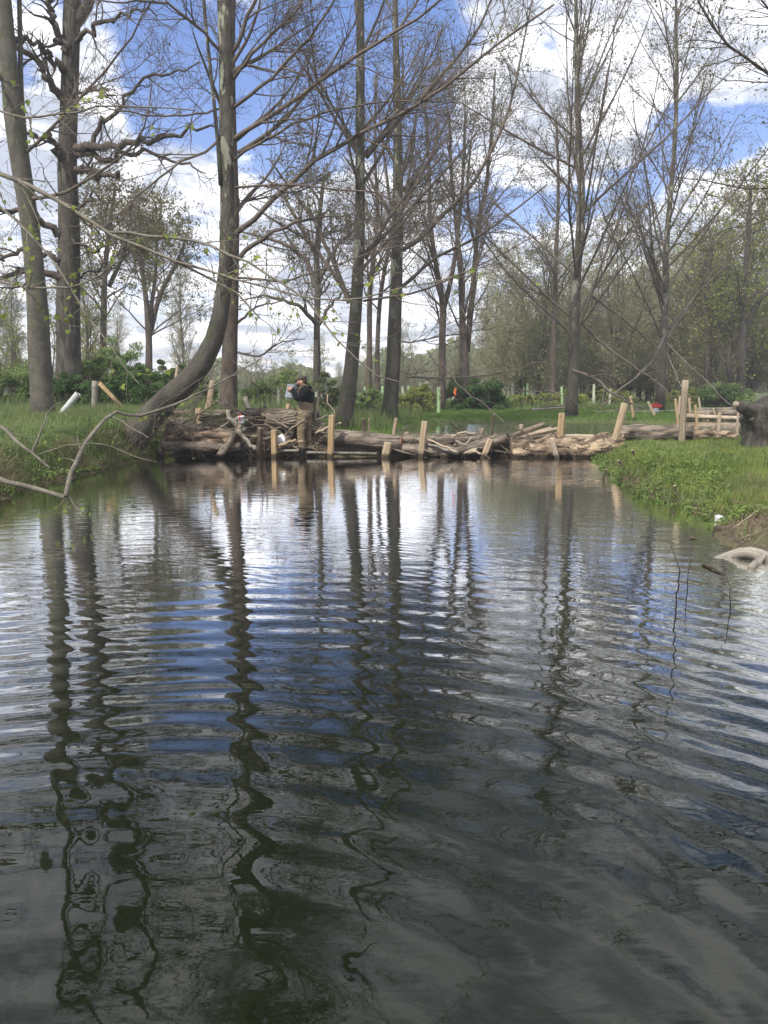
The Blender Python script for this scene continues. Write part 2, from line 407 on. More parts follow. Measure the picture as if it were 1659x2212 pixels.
def maple(name, P, size, rng):
    """lobed young leaves for the branches near the camera"""
    n = len(P); size = np.broadcast_to(size, n)
    a = norm(rng.normal(size=(n, 3))+(0, 0, -.5)); b = rng.normal(size=(n, 3)); b = norm(b-(b*a).sum(1, keepdims=True)*a); c = np.cross(a, b)
    o = np.array([(0, 0), (.35, -.05), (.62, .2), (.36, .3), (.6, .62), (.28, .58), (0, 1.05), (-.28, .58), (-.6, .62), (-.36, .3), (-.62, .2), (-.35, -.05)])
    k = len(o)
    V = P[:, None]+size[:, None, None]*(o[None, :, 0:1]*b[:, None]+o[None, :, 1:2]*a[:, None]+(np.abs(o[:, 0])*.35)[None, :, None]*c[:, None])
    V = V.reshape(-1, 3); loops = np.arange(n*k)
    return mesh_np(name, V, loops, np.full(n, k), None, False)

# ------------------------------------------------------------------ terrain
low = np.array([gnd(*p)[:2] for p in [(0, 1076), (50, 1050), (110, 1040), (165, 1030), (215, 1012), (262, 1001), (330, 987), (372, 980)]]
               + [(at(372, 980, 17.1)[0], 17.35), (at(1300, 990, 17)[0]*.99, 17.35)]
               + [gnd(*p)[:2] for p in [(1305, 992), (1322, 1012), (1362, 1048), (1420, 1075), (1500, 1098), (1548, 1122), (1566, 1160), (1605, 1182), (1665, 1200)]]
               + [(4.6, 6.2), (6.2, 4.5), (8.0, 2.0), (9.5, -6), (-11, -6), (-10.5, 3), (-8.6, 7.0), (-6.6, 9.2)])
upp = np.array([(at(868, 945, 18.)[0], 18.15), (at(1340, 950, 18)[0], 18.05), (10.5, 18.0), (16, 18.6), (24, 20), (30, 24)]
               + [gnd(*p, .3)[:2] for p in [(1750, 889), (1600, 893), (1520, 897), (1478, 905), (1450, 916), (1330, 911), (1100, 914), (950, 916), (880, 921), (853, 932)]])
def sdist(pts, poly):
    pts = np.asarray(pts, float); out = np.full(len(pts), 1e9); ins = np.zeros(len(pts), bool)
    for i in range(len(poly)):
        a = poly[i]; b = poly[(i+1) % len(poly)]; ab = b-a
        t = np.clip(((pts-a)@ab)/(ab@ab), 0, 1)
        out = np.minimum(out, np.linalg.norm(pts-(a+t[:, None]*ab), axis=1))
        c = (a[1] > pts[:, 1]) != (b[1] > pts[:, 1])
        with np.errstate(divide='ignore', invalid='ignore'):
            xi = (b[0]-a[0])*(pts[:, 1]-a[1])/(b[1]-a[1])+a[0]
        ins ^= c & (pts[:, 0] < xi)
    return np.where(ins, -out, out)
def sm(a, b, x):
    t = np.clip((x-a)/(b-a), 0, 1); return t*t*(3-2*t)
def wob(x, y, s, ph=0):
    return (np.sin(x*s+ph)+np.sin(y*s*1.13+1.7*ph)+np.sin((x+y)*s*.71+ph*2.3)+np.sin((x-y)*s*1.37+ph*.6))/4
def height(x, y):
    x = np.atleast_1d(np.asarray(x, float)); y = np.atleast_1d(np.asarray(y, float))
    pts = np.stack((x, y), 1)
    inr = (np.abs(x) < 60) & (y < 60) & (y > -20)
    dl = np.full(len(x), 30.); du = np.full(len(x), 30.)
    dl[inr] = sdist(pts[inr], low); du[inr] = sdist(pts[inr], upp)
    dl = dl+.16*wob(x, y, 3.1, 1.1)+.10*wob(x, y, 6.1, .4)+.06*wob(x, y, 12.3, 2.)
    left = sm(-1.6, -2.8, x)
    base = .42+.05*wob(x, y, .9, 1.)+.025*wob(x, y, 3.7, .3)
    base = base+left*(.1+.33*sm(13, 18.5, y))*sm(45, 24, y)
    base = base-.06*sm(7, 3, y)-.12*sm(1.5, 2.5, x)*sm(12, 15, y)*sm(18.2, 17.8, y)
    far = sm(60, 300, y); base = base+far*2.0+far*1.2*wob(x, y, .02, 2)
    near = sm(3, 4.5, x)*sm(11.5, 8.5, y)
    wd = .5+near*1.9
    hl = np.where(dl > 0, base*sm(-.25*1, 1, dl/wd)-.02*(1-sm(0, .3, dl)), 0)
    hl0 = base*sm(-.25, 1, 0)-.02
    ins = hl0*(1-sm(0, .12, -dl))-.75*sm(0, 1., -dl/(1.6+near*2.2))
    h = np.where(dl > 0, hl, ins)
    hu = np.where(du > 0, .3+(base-.3)*sm(0, .9, du)+.02, .32-.45*sm(0, .8, -du))
    h = np.where((du < .9) & (y > 17.6), np.minimum(hu, np.where(du < 0, hu, np.maximum(h, .3))), h)
    return h, dl, du
def hz(x, y): return float(height(x, y)[0][0])
def axis(lo, hi, step, far):
    a = list(np.arange(lo, hi, step)); s = step; v = hi
    while v < far[1]: a.append(v); s *= 1.22; v += s
    a.append(far[1]); s = step; v = lo-step; pre = []
    while v > far[0]: pre.append(v); s *= 1.22; v -= s
    pre.append(far[0])
    return np.array(pre[::-1]+a)
xs = axis(-9.5, 11.5, .1, (-420, 420)); ys = axis(2., 32., .1, (-60, 420))
GX, GY = np.meshgrid(xs, ys); hh, dl, du = height(GX.ravel(), GY.ravel())
V = np.stack((GX.ravel(), GY.ravel(), hh), 1); nx = len(xs)
ii, jj = np.meshgrid(np.arange(len(ys)-1), np.arange(nx-1), indexing='ij'); b0 = (ii*nx+jj).ravel()
me = mesh_np('ground', V, np.stack((b0, b0+1, b0+nx+1, b0+nx), 1).reshape(-1), np.full(len(b0), 4))
zone = np.zeros((len(V), 3))
damz = sm(.9, .3, np.abs(GY.ravel()-17.75))*sm(-5.0, -4.4, GX.ravel())*sm(5.4, 4.8, GX.ravel())
nearsh = sm(3, 4.2, GX.ravel())*sm(11, 8.6, GY.ravel())*sm(1.5, .6, dl)
zone[:, 0] = np.maximum.reduce([sm(.22, .02, dl), damz, nearsh, sm(.35, .1, du)*sm(20, 19, GY.ravel())])
zone[:, 1] = np.maximum(sm(.02, -.1, dl), sm(.02, -.1, du))
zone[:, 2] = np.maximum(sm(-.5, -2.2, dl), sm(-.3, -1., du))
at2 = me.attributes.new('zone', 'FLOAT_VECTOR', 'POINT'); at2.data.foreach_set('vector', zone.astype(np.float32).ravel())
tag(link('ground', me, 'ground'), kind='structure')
def sheet(name, x0, x1, y0, y1, z_):
    me = mesh_np(name, [(x0, y0, z_), (x1, y0, z_), (x1, y1, z_), (x0, y1, z_)], [0, 1, 2, 3], [4])
    tag(link(name, me, 'water'), kind='structure')
sheet('pond_water', -20, 16, -20, 17.72, 0.)
sheet('upper_pond_water', -.6, 32, 17.78, 46, .3)

# ------------------------------------------------------------------ tree growing
def spawn(P, Rr, rng, dens, t0, t1, ang, L, npts, wobb, trop, rr, lift=0., rmin=.003, frac=False, shrink=.55, rmax=9.):
    P = np.asarray(P); Rr = np.asarray(Rr)
    Nn, n, _ = P.shape
    seg = P[:, 1:]-P[:, :-1]; plen = np.linalg.norm(seg, axis=2).sum(1)
    cnt = rng.poisson(plen*dens*(t1-t0)); idx = np.repeat(np.arange(Nn), cnt); M = len(idx)
    t = rng.uniform(t0, t1, M); f = t*(n-1); i = np.minimum(f.astype(int), n-2); a = (f-i)[:, None]
    pos = P[idx, i]*(1-a)+P[idx, i+1]*a; rad = Rr[idx, i]*(1-a[:, 0])+Rr[idx, i+1]*a[:, 0]
    tan = norm(seg[idx, i]); v = rng.normal(size=(M, 3)); v = norm(v-(v*tan).sum(1, keepdims=True)*tan)
    A = (ang+rng.normal(size=M)*.18)[:, None]
    d = tan*np.cos(A)+v*np.sin(A); d[:, 2] += lift; d = norm(d)
    ln = (plen[idx] if frac else 1.)*L*(1-shrink*t)*rng.uniform(.6, 1.25, M); st = (ln/(npts-1))[:, None]
    out = np.empty((M, npts, 3)); out[:, 0] = pos
    for q in range(1, npts):
        out[:, q] = out[:, q-1]+d*st
        d = d+rng.normal(size=(M, 3))*wobb; d[:, 2] += trop; d = norm(d)
    r0 = np.clip(rad*rr*rng.uniform(.8, 1.1, M), rmin, rmax)
    R2 = np.maximum(r0[:, None]*np.linspace(1, .25, npts)[None], rmin*.6)
    return out, R2
def put_tree(name, label, cat, group, base, trunks, limbs, rng, bm, tm, lm, leafn, leafs, l2, l3, l4=None, trunk_k=16, lump=.25, extra_leaf=None):
    """trunks: list of (pts, radii); limbs: list of (P array, R array)"""
    e = empty(name, base, label, cat, group)
    T = Tubes()
    for i, (p, r) in enumerate(trunks): T.add(p, r, trunk_k, cap=True, lump=lump*.5, rough=.015, seed=i+len(name))
    link('trunk', T.mesh('trunk'), bm, e, base)
    B = Tubes(); allP = []
    lv = [x for x in limbs if len(x[0])]
    for P, Rr in lv: B.add(P, Rr, 6)
    src = lv
    for li, par in enumerate((l2, l3, l4)):
        if not par: break
        nxt = []
        for P, Rr in src:
            nxt.append(spawn(P, Rr, rng, **par))
        for P, Rr in nxt: B.add(P, Rr, 4 if li == 0 else 3)
        src = nxt
    if B.n: link('branches', B.mesh('branches'), tm, e, base)
    if leafn > 0:
        pp = np.concatenate([P[:, 1:].reshape(-1, 3) for P, _ in src if len(P)])
        pp = pp[rng.random(len(pp)) < leafn]
        if leafn > 1:
            pp = np.repeat(pp, int(leafn), axis=0)
        pp = pp+rng.normal(size=pp.shape)*leafs*.8
        link('foliage', quads('foliage', pp, leafs*rng.uniform(.6, 1.3, len(pp)), rng), lm, e, base)
    return e
def img_trunk(pts, D, n=18, dD=0.):
    """trunk through (px, py, width px) at distance D, leaning dD away per metre of height"""
    P = []; 
    for i, (px, py, w_) in enumerate(pts):
        d_ = D+dD*i
        a = at(px, py, d_); P.append((*a, wpx(w_, px, py, d_)/2*.83))
    c = cr(P, n); return c[:, :3], np.maximum(c[:, 3], .01)
def img_limb(pts, r0, r1, n=12, rng=None, wb=.0):
    c = cr([at(*p) for p in pts], n)
    if rng is not None and wb: c[1:] += rng.normal(size=(n-1, 3))*wb
    return c[None], np.linspace(r0, r1, n)[None]
def auto_limbs(tp, tr, rng, per_m, t0, t1, ang, L, trop, wobb=.06, rr=.42, npts=10, shrink=.5, lift=.1, rmin=.012, rmax=.09):
    return spawn(tp[None], tr[None], rng, per_m, t0, t1, ang, L, npts, wobb, trop, rr, lift=lift, rmin=rmin, shrink=shrink, rmax=rmax)
L2 = dict(dens=3.6, t0=.12, t1=1., ang=.7, L=1.8, npts=7, wobb=.12, trop=.03, rr=.5, rmin=.008, shrink=.5)
L3 = dict(dens=5.5, t0=.1, t1=1., ang=.65, L=.85, npts=4, wobb=.10, trop=.04, rr=.5, rmin=.0062, shrink=.3)
L4 = dict(dens=4.5, t0=.1, t1=1., ang=.65, L=.36, npts=3, wobb=.12, trop=.03, rr=.6, rmin=.0052, shrink=.2)
def D_(base, **k): d = dict(base); d.update(k); return d

# A left beech
rng = np.random.default_rng(1)
tA = img_trunk([(96, 925, 70), (92, 880, 58), (85, 760, 54), (80, 640, 52), (66, 500, 47), (48, 380, 45), (30, 250, 47), (18, 120, 44), (8, 0, 40), (-5, -160, 40), (-10, -400, 38), (-5, -700, 28), (0, -1100, 12)], 17.5, 30)
tA2 = img_trunk([(62, 450, 14), (56, 330, 14), (46, 200, 13), (43, 60, 12), (40, -60, 11), (34, -260, 8)], 17.7, 12)
lA = [img_limb([(55, 330, 17.5), (120, 270, 17), (220, 160, 16.5), (300, 60, 16), (360, -60, 15.5)], .04, .012, 12, rng, .02),
      img_limb([(60, 430, 17.5), (130, 420, 17), (200, 380, 16.5), (300, 300, 16), (330, 180, 16)], .045, .012, 12, rng, .02),
      img_limb([(30, 200, 17.5), (-40, 120, 17), (-120, 60, 16)], .06, .02, 8, rng, .02),
      auto_limbs(*tA, rng, 1.6, .5, 1., .9, 3.6, .02, rmax=.05)]
put_tree('beech_tree', 'smooth grey trunk at the left edge, forking near the top, on the grassy bank', 'tree', None,
         tA[0][0], [tA, tA2], lA, rng, 'beech', 'twig', 'leaf_bud', .3, .03, D_(L2, dens=2.2), D_(L3, dens=4), L4)
# B oak with dead rugged limbs
rng = np.random.default_rng(2)
tB = img_trunk([(150, 850, 74), (148, 780, 62), (147, 640, 58), (148, 500, 54), (146, 350, 48), (150, 230, 44), (153, 110, 42), (155, 30, 44), (160, -100, 40), (168, -330, 34), (172, -520, 26), (176, -800, 8)], 21.5, 26)
tB2 = img_trunk([(155, 60, 30), (185, 20, 28), (200, -40, 26), (220, -200, 18)], 21.5, 10)
oD = 21.3
lB = [img_limb(q, a*.72, b_*.7, 18, rng, .06) for q, a, b_ in [
    ([(165, 320, oD), (200, 318, 21), (250, 315, 20.6), (330, 305, 20.2), (400, 285, 20), (470, 277, 19.7)], .17, .03),
    ([(165, 335, oD), (230, 345, 21), (280, 333, 20.6), (340, 335, 20.4), (400, 352, 20), (450, 375, 19.6)], .12, .02),
    ([(200, 318, 21), (203, 270, 21), (245, 240, 20.8), (280, 195, 20.6), (330, 165, 20.3), (400, 150, 20), (440, 130, 19.8)], .10, .02),
    ([(165, 365, oD), (195, 372, 21), (225, 382, 20.8), (248, 378, 20.7), (253, 372, 20.6)], .13, .09),
    ([(130, 340, oD), (110, 300, 21), (70, 285, 20.8), (50, 292, 20.8)], .13, .05),
    ([(140, 220, oD), (110, 170, 21), (70, 130, 20.8), (40, 100, 20.6), (-20, 70, 20)], .15, .06),
    ([(145, 110, oD), (120, 60, 21.2), (100, -20, 21)], .15, .08),
    ([(140, 150, oD), (100, 110, 21), (48, 85, 20.8)], .13, .07),
    ([(130, 500, oD), (80, 470, 21), (20, 455, 20.6), (-40, 440, 20.2)], .15, .05),
    ([(130, 600, oD), (60, 585, 21), (0, 600, 20.6), (-60, 620, 20.2)], .15, .05),
    ([(130, 560, oD), (70, 540, 21), (-20, 560, 20.6)], .12, .05),
    ([(160, 520, oD), (195, 540, 21.4), (215, 530, 21.2), (216, 515, 21.2)], .07, .04),
    ([(165, 460, oD), (205, 420, 21.2), (240, 440, 21), (268, 425, 20.8)], .06, .02),
    ([(170, 200, oD), (200, 190, 21.2), (240, 205, 21)], .05, .04),
    ([(165, 90, oD), (190, 60, 21), (240, 40, 20.7), (330, 20, 20.3)], .10, .03),
    ([(140, 610, oD), (190, 590, 22), (250, 560, 22), (280, 500, 22)], .05, .02)]]
lB.append(auto_limbs(*tB, rng, 1.8, .6, 1., .9, 4.5, .0, wobb=.2, rmax=.08))
put_tree('oak_tree', 'thick furrowed oak trunk behind the beech, with dead twisted dark limbs reaching to the right', 'tree', None,
         tB[0][0], [tB, tB2], lB, rng, 'oak', 'twig_dark', 'leaf_bud', .12, .03, D_(L2, dens=2.4, wobb=.22, L=1.4), D_(L3, dens=4.0, wobb=.2), D_(L4, wobb=.2))
# C curved tree leaning out from the bank, D straight one behind
rng = np.random.default_rng(3)
tC = img_trunk([(268, 970, 92), (305, 925, 72), (352, 872, 61), (408, 822, 56), (452, 758, 50), (474, 690, 43), (484, 620, 40), (490, 540, 37), (491, 430, 36), (489, 300, 37), (489, 170, 37), (487, 60, 38), (486, -60, 38), (487, -300, 38), (492, -640, 36), (500, -900, 30), (505, -1400, 12)], 16.6, 40)
tC2 = img_trunk([(478, 400, 14), (470, 300, 10), (458, 180, 9), (445, 60, 9), (437, -60, 8), (430, -300, 6)], 16.5, 12)
lC = [img_limb(q, a*.68, b_*.8, 14, rng, .015) for q, a, b_ in [
    ([(505, 232, 16.6), (560, 190, 16.2), (640, 110, 15.8), (700, 40, 15.4), (760, -60, 15)], .06, .02),
    ([(505, 300, 16.6), (580, 255, 16.2), (700, 170, 15.6), (820, 90, 15), (950, 0, 14.4), (1040, -80, 14)], .07, .02),
    ([(507, 345, 16.6), (560, 310, 16.2), (650, 260, 15.8), (760, 230, 15.4), (900, 215, 15)], .045, .015),
    ([(508, 505, 16.6), (560, 460, 16.3), (690, 340, 15.8), (800, 280, 15.4), (940, 200, 15), (1080, 90, 14.5), (1200, 10, 14.2)], .085, .02),
    ([(508, 405, 16.6), (570, 400, 16), (680, 405, 15.6), (850, 430, 15), (1000, 520, 14.6)], .04, .012),
    ([(507, 600, 16.6), (620, 605, 16.2), (760, 560, 15.8), (900, 520, 15.4)], .04, .012),
    ([(505, 170, 16.6), (560, 100, 16.2), (640, 20, 15.8), (700, -60, 15.6)], .06, .02),
    ([(505, 110, 16.6), (530, 50, 16.4), (560, -20, 16.2), (600, -160, 16)], .07, .02),
    ([(475, 110, 16.6), (430, 60, 16.3), (370, 15, 16), (300, 5, 15.6), (200, 0, 15.2)], .05, .015),
    ([(476, 235, 16.6), (430, 245, 16.2), (340, 250, 15.8), (260, 240, 15.5), (180, 215, 15.2)], .035, .012),
    ([(474, 300, 16.6), (440, 330, 16.2), (380, 355, 15.9), (290, 430, 15.5), (180, 530, 15.2)], .045, .014),
    ([(478, 700, 16.5), (475, 560, 16.3), (474, 480, 16.2)], .03, .012),
    ([(470, 780, 16.4), (440, 840, 16.2), (420, 870, 16.1)], .03, .018)]]
lC.append(auto_limbs(*tC, rng, 1.7, .48, 1., .75, 4.6, .03, rmax=.07))
put_tree('leaning_tree', 'dark trunk leaning out of the left bank at the dam and bending up straight', 'tree', None,
         tC[0][1], [tC, tC2], lC, rng, 'plane', 'twig', 'leaf_bud', .3, .035, L2, L3, L4, trunk_k=24, lump=.12)
rng = np.random.default_rng(4)
tD = img_trunk([(493, 925, 62), (493, 890, 50), (495, 830, 42), (497, 740, 39), (500, 620, 37), (502, 500, 34), (501, 380, 34), (497, 250, 32), (495, 100, 30), (500, -80, 26), (510, -500, 14)], 19.5, 26)
lD = [img_limb(q, a, b_, 12, rng, .02) for q, a, b_ in [
    ([(515, 560, 19.5), (560, 520, 19.2), (640, 480, 18.8), (760, 460, 18.4)], .06, .015),
    ([(510, 700, 19.5), (560, 660, 19.2), (620, 650, 18.8)], .035, .012),
    ([(515, 330, 19.5), (600, 270, 19), (700, 160, 18.6), (780, 30, 18.2)], .06, .015),
    ([(510, 760, 19.5), (560, 770, 19), (600, 740, 18.6), (660, 735, 18.4)], .03, .01)]]
lD.append(auto_limbs(*tD, rng, 1.5, .3, 1., .8, 4.2, .03, rmax=.06))
put_tree('plane_tree', 'straight brown trunk directly behind the curved leaning one, rising from the dam', 'tree', None,
         tD[0][0], [tD], lD, rng, 'plane_plain', 'twig', 'leaf_bud', .3, .04, L2, L3, L4, trunk_k=20, lump=.15)
# E, F two straight planes in the middle
rng = np.random.default_rng(5)
tE = img_trunk([(738, 948, 66), (742, 920, 50), (752, 850, 42), (762, 760, 36), (769, 660, 32), (775, 540, 29), (778, 420, 26), (778, 280, 24), (779, 130, 22), (778, -20, 19), (780, -280, 14), (782, -560, 8)], 20.5, 28)
lE = [img_limb(q, a, b_, 12, rng, .02) for q, a, b_ in [
    ([(790, 340, 20.5), (850, 270, 20.2), (930, 190, 20), (1020, 80, 19.8), (1080, -40, 19.4)], .07, .02),
    ([(755, 655, 20.5), (720, 560, 20.5), (670, 460, 20.6), (620, 400, 20.8), (580, 340, 21)], .07, .02),
    ([(765, 660, 20.5), (725, 600, 20.7), (670, 520, 20.9), (600, 480, 21.1), (540, 440, 21.4)], .06, .02),
    ([(790, 560, 20.5), (830, 480, 20.3), (880, 420, 20.1), (960, 330, 20)], .05, .02),
    ([(785, 650, 20.5), (850, 640, 20.1), (940, 620, 19.6), (1060, 560, 19.2), (1180, 500, 18.8)], .035, .01)]]
lE.append(auto_limbs(*tE, rng, 1.35, .25, 1., .75, 4.6, .04, rmax=.06))
put_tree('plane_tree', 'tall straight trunk with pale mottled upper bark rising right of the person in waders', 'tree', None,
         tE[0][0], [tE], lE, rng, 'plane', 'twig', 'leaf_bud', .35, .04, D_(L2, dens=2.3), D_(L3, dens=4.5), L4, lump=.15)
rng = np.random.default_rng(6)
tF = img_trunk([(840, 915, 54), (843, 880, 42), (850, 780, 38), (853, 680, 34), (857, 560, 31), (860, 440, 28), (860, 330, 24), (858, 220, 20), (855, 100, 17), (853, -20, 14), (850, -260, 8)], 25., 26)
lF = [img_limb(q, a, b_, 12, rng, .02) for q, a, b_ in [
    ([(870, 540, 25), (920, 500, 24.8), (1000, 420, 24.5), (1060, 330, 24.2), (1110, 200, 24), (1150, 0, 24)], .075, .02),
    ([(868, 620, 25), (940, 560, 24.6), (1050, 500, 24.2), (1180, 400, 24)], .06, .02),
    ([(850, 560, 25), (800, 470, 25.2), (780, 400, 25.4), (740, 330, 25.6)], .06, .02),
    ([(850, 740, 25), (900, 735, 24.5), (1000, 720, 24.2), (1100, 700, 24)], .03, .012),
    ([(860, 800, 25), (900, 815, 24.5), (960, 820, 24.2)], .03, .012)]]
lF.append(auto_limbs(*tF, rng, 1.2, .28, 1., .75, 5., .04, rmax=.06))
put_tree('plane_tree', 'straight trunk in the middle, second to the right of the person in waders', 'tree', None,
         tF[0][0], [tF], lF, rng, 'plane', 'twig', 'leaf_bud', .35, .05, D_(L2, dens=2.2), D_(L3, dens=4.5), L4, lump=.15)
# G.. slimmer trees
def img_tree(name, label, D, stems, limbs, seed, bm, tm, lm, leafn, leafs, lim=None, l2=None, l3=None, group=None, cat='tree'):
    rng = np.random.default_rng(seed)
    ts = [img_trunk(s_, D+.3*i, 20) for i, s_ in enumerate(stems)]
    lm_ = [img_limb([(a, b_, D+(c_ if len(q) else 0)) for a, b_, c_ in q], r0, r1, 12, rng, .04) for q, r0, r1 in limbs]
    k = dict(per_m=2.0, t0=.3, t1=1., ang=.7, L=4.2, trop=.04, rmax=.055); k.update(lim or {})
    for t in ts: lm_.append(auto_limbs(*t, rng, **k))
    return put_tree(name, label, cat, group, ts[0][0][0], ts, lm_, rng, bm, tm, lm, leafn, leafs, l2 or D_(L2, dens=2.6), l3 or D_(L3, dens=4.5, rmin=.0068), D_(L4, dens=3.5, L=.42, rmin=.0055), trunk_k=12, lump=.2)
img_tree('oak_tree', 'dark trunk with wide low boughs just behind the person in waders', 34,
         [[(683, 880, 24), (684, 780, 18), (685, 700, 17), (686, 620, 17), (684, 560, 15), (690, 470, 12), (700, 380, 9)]],
         [([(680, 620, 0), (660, 560, 0), (600, 520, 0), (520, 500, 0)], .12, .03), ([(690, 600, 0), (730, 530, 0), (800, 470, 0)], .11, .03),
          ([(683, 700, 0), (640, 660, -1), (570, 640, -1), (520, 650, -1)], .1, .03), ([(690, 700, 0), (730, 640, 0), (760, 620, 0)], .09, .03),
          ([(685, 560, 0), (640, 470, 0), (590, 400, 0), (560, 380, 0)], .11, .03), ([(688, 540, 0), (690, 440, 0), (650, 380, 0)], .09, .03)], 11,
         'oak', 'twig', 'leaf_oak', 2.2, .085, dict(per_m=3.0, t0=.45, ang=1.0, L=4.0, trop=0., wobb=.2), D_(L2, dens=2.4, wobb=.2), D_(L3, dens=3.5, wobb=.2))
img_tree('slender_tree', 'slim trunk forking in a V behind the dam, left of the dark bush', 36,
         [[(953, 895, 22), (955, 800, 19), (956, 700, 17), (958, 660, 18), (945, 590, 13), (930, 480, 11), (925, 330, 9), (915, 180, 6)],
          [(958, 670, 14), (975, 600, 12), (990, 500, 10), (1000, 380, 8), (1005, 240, 6)]], [], 12, 'plane_plain', 'twig', 'leaf_bud', .4, .07,
         dict(per_m=2.2, t0=.25, ang=.6, L=4.6))
img_tree('slender_tree', 'twin stemmed tree rising behind the dark green bush', 37,
         [[(1003, 895, 30), (1003, 800, 26), (1000, 720, 18), (995, 600, 13), (985, 480, 11), (975, 380, 9), (970, 240, 6)],
          [(1008, 760, 18), (1020, 640, 14), (1028, 540, 12), (1035, 470, 10), (1050, 400, 9), (1062, 280, 7), (1070, 150, 4)],
          [(1030, 540, 9), (1015, 480, 8), (1010, 400, 7), (1018, 300, 4)]], [], 13, 'plane_plain', 'twig', 'leaf_bud', .4, .07,
         dict(per_m=2.0, t0=.25, ang=.6, L=4.6))
for i, (st, D, lab) in enumerate([
    ([[(795, 885, 16), (798, 760, 14), (800, 620, 13), (815, 480, 9), (810, 330, 7), (812, 160, 5)]], 34, 'thin dark stem between the two straight mottled trunks'),
    ([[(818, 890, 14), (815, 780, 12), (822, 640, 11), (845, 520, 9), (880, 400, 7), (900, 250, 5)]], 36, 'thin leaning stem just left of the middle trunk'),
    ([[(320, 880, 22), (321, 800, 19), (322, 740, 17), (320, 690, 17), (316, 650, 14), (305, 560, 10), (300, 470, 7)], [(325, 720, 13), (345, 640, 12), (380, 570, 9), (400, 520, 6)], [(322, 700, 12), (335, 600, 9), (340, 520, 7), (350, 430, 5)]], 44,
     'spreading tree with fanned grey boughs far behind the left bank shrubs'),
    ([[(221, 880, 24), (222, 790, 20), (224, 700, 16), (226, 600, 14), (235, 500, 11), (250, 400, 7)], [(235, 620, 12), (262, 560, 10), (280, 500, 7)]], 36, 'grey trunk standing just right of the furrowed oak'),
    ([[(1233, 910, 40), (1236, 860, 30), (1240, 760, 27), (1243, 640, 24), (1250, 540, 22), (1256, 430, 20), (1252, 330, 18), (1247, 200, 14), (1245, 80, 11), (1243, -60, 8), (1240, -220, 5)]], 29,
     'tall pale trunk with rising boughs beyond the upper pond'),
    ([[(1424, 893, 30), (1427, 850, 25), (1431, 760, 20), (1436, 680, 18), (1438, 590, 16), (1440, 520, 15), (1447, 440, 13), (1456, 330, 12), (1462, 200, 10), (1461, 60, 8), (1460, -80, 6), (1460, -220, 4)]], 34,
     'slim pale trunk with rising boughs beside the red fuel can'),
    ([[(1193, 895, 18), (1196, 760, 14), (1200, 600, 11), (1206, 420, 8), (1202, 260, 6)]], 40, 'thin straight stem left of the tall pale trunk by the far meadow')]):
    big = i in (4, 5)
    img_tree(['slender_tree', 'slender_tree', 'oak_tree', 'oak_tree', 'poplar_tree', 'poplar_tree', 'slender_tree'][i], lab, D, st, [], 20+i,
             'plane' if big else 'plane_plain', 'twig', 'leaf_bud' if i not in (2, 3) else 'leaf_oak', .5 if i not in (2, 3) else 2.2, .06 if i not in (2, 3) else .09,
             dict(per_m=3.0 if big else 2.6, t0=.14 if big else .35, t1=.97, ang=.72 if big else .85, L=8.0 if big else 5.0, trop=.03, wobb=.045 if big else .14, rmax=.05, shrink=.62),
             D_(L2, dens=2.3 if big else 2.6, ang=.55 if big else .8), D_(L3, dens=4.2, rmin=.0065))
# long low dark boughs of the two poplars, drooping to the grass
# green-yellow oaks at the right
for i, (st, D, lab) in enumerate([
    ([[(1527, 880, 18), (1528, 760, 15), (1527, 680, 14), (1530, 600, 11), (1540, 520, 8)], [(1530, 700, 9), (1510, 640, 8), (1480, 590, 6)]], 46, 'green hazed tree with a thin dark trunk left of the pollard stump'),
    ([[(1548, 880, 15), (1550, 780, 13), (1556, 700, 12), (1565, 620, 10), (1580, 540, 7)]], 47, 'leaning thin trunked tree between two others at the right, olive young leaves'),
    ([[(1600, 890, 26), (1603, 780, 20), (1605, 720, 19), (1606, 640, 15), (1615, 540, 12), (1622, 400, 8)], [(1604, 730, 15), (1640, 650, 12), (1680, 620, 9)], [(1590, 880, 18), (1575, 790, 14), (1580, 700, 10)]], 42,
     'broad oak with several dark trunks behind the pollard stump')]):
    img_tree('oak_tree', lab, D, st, [], 40+i, 'oak', 'twig', 'leaf_olive', 1.5, .1, dict(per_m=2.6, t0=.35, ang=.85, L=4.4, trop=.02, wobb=.15), D_(L2, dens=2.5), D_(L3, dens=3.2))

# off-frame sycamore at the left: its long boughs hang over the pond
rng = np.random.default_rng(60)
t0_ = np.array([(-9.3, 10.5, .3), (-9.2, 10.3, 3.), (-9.0, 10.2, 6.), (-9.1, 10., 10.)]); tS = (cr(t0_, 14), np.linspace(.26, .1, 14))
def ib(q, a, b_, wb=.012, n=16): return img_limb(q, a, b_, n, rng, wb)
lS = [ib([(-320, 230, 10), (-100, 330, 9.5), (0, 378, 9.2), (115, 425, 9), (230, 502, 8.8), (380, 565, 8.5), (500, 622, 8.3), (560, 690, 8.2)], .04, .008),
      ib([(230, 502, 8.8), (400, 515, 8.5), (520, 560, 8.2), (660, 650, 7.9), (740, 745, 7.7), (790, 800, 7.6), (870, 822, 7.5)], .018, .005),
      ib([(-100, 400, 9.5), (0, 450, 9), (110, 560, 8.7), (200, 700, 8.4), (300, 830, 8.2)], .016, .006),
      ib([(380, 565, 8.5), (500, 600, 8.2), (640, 640, 7.9), (800, 640, 7.6), (960, 600, 7.4), (1120, 560, 7.2)], .014, .004),
      ib([(-200, 120, 10), (0, 240, 9.4), (120, 250, 9), (250, 230, 8.7), (420, 235, 8.4)], .018, .006),
      ib([(-120, 560, 9), (0, 610, 8.5), (150, 620, 8.2), (270, 560, 8)], .02, .006)]
pp = []; A2 = []
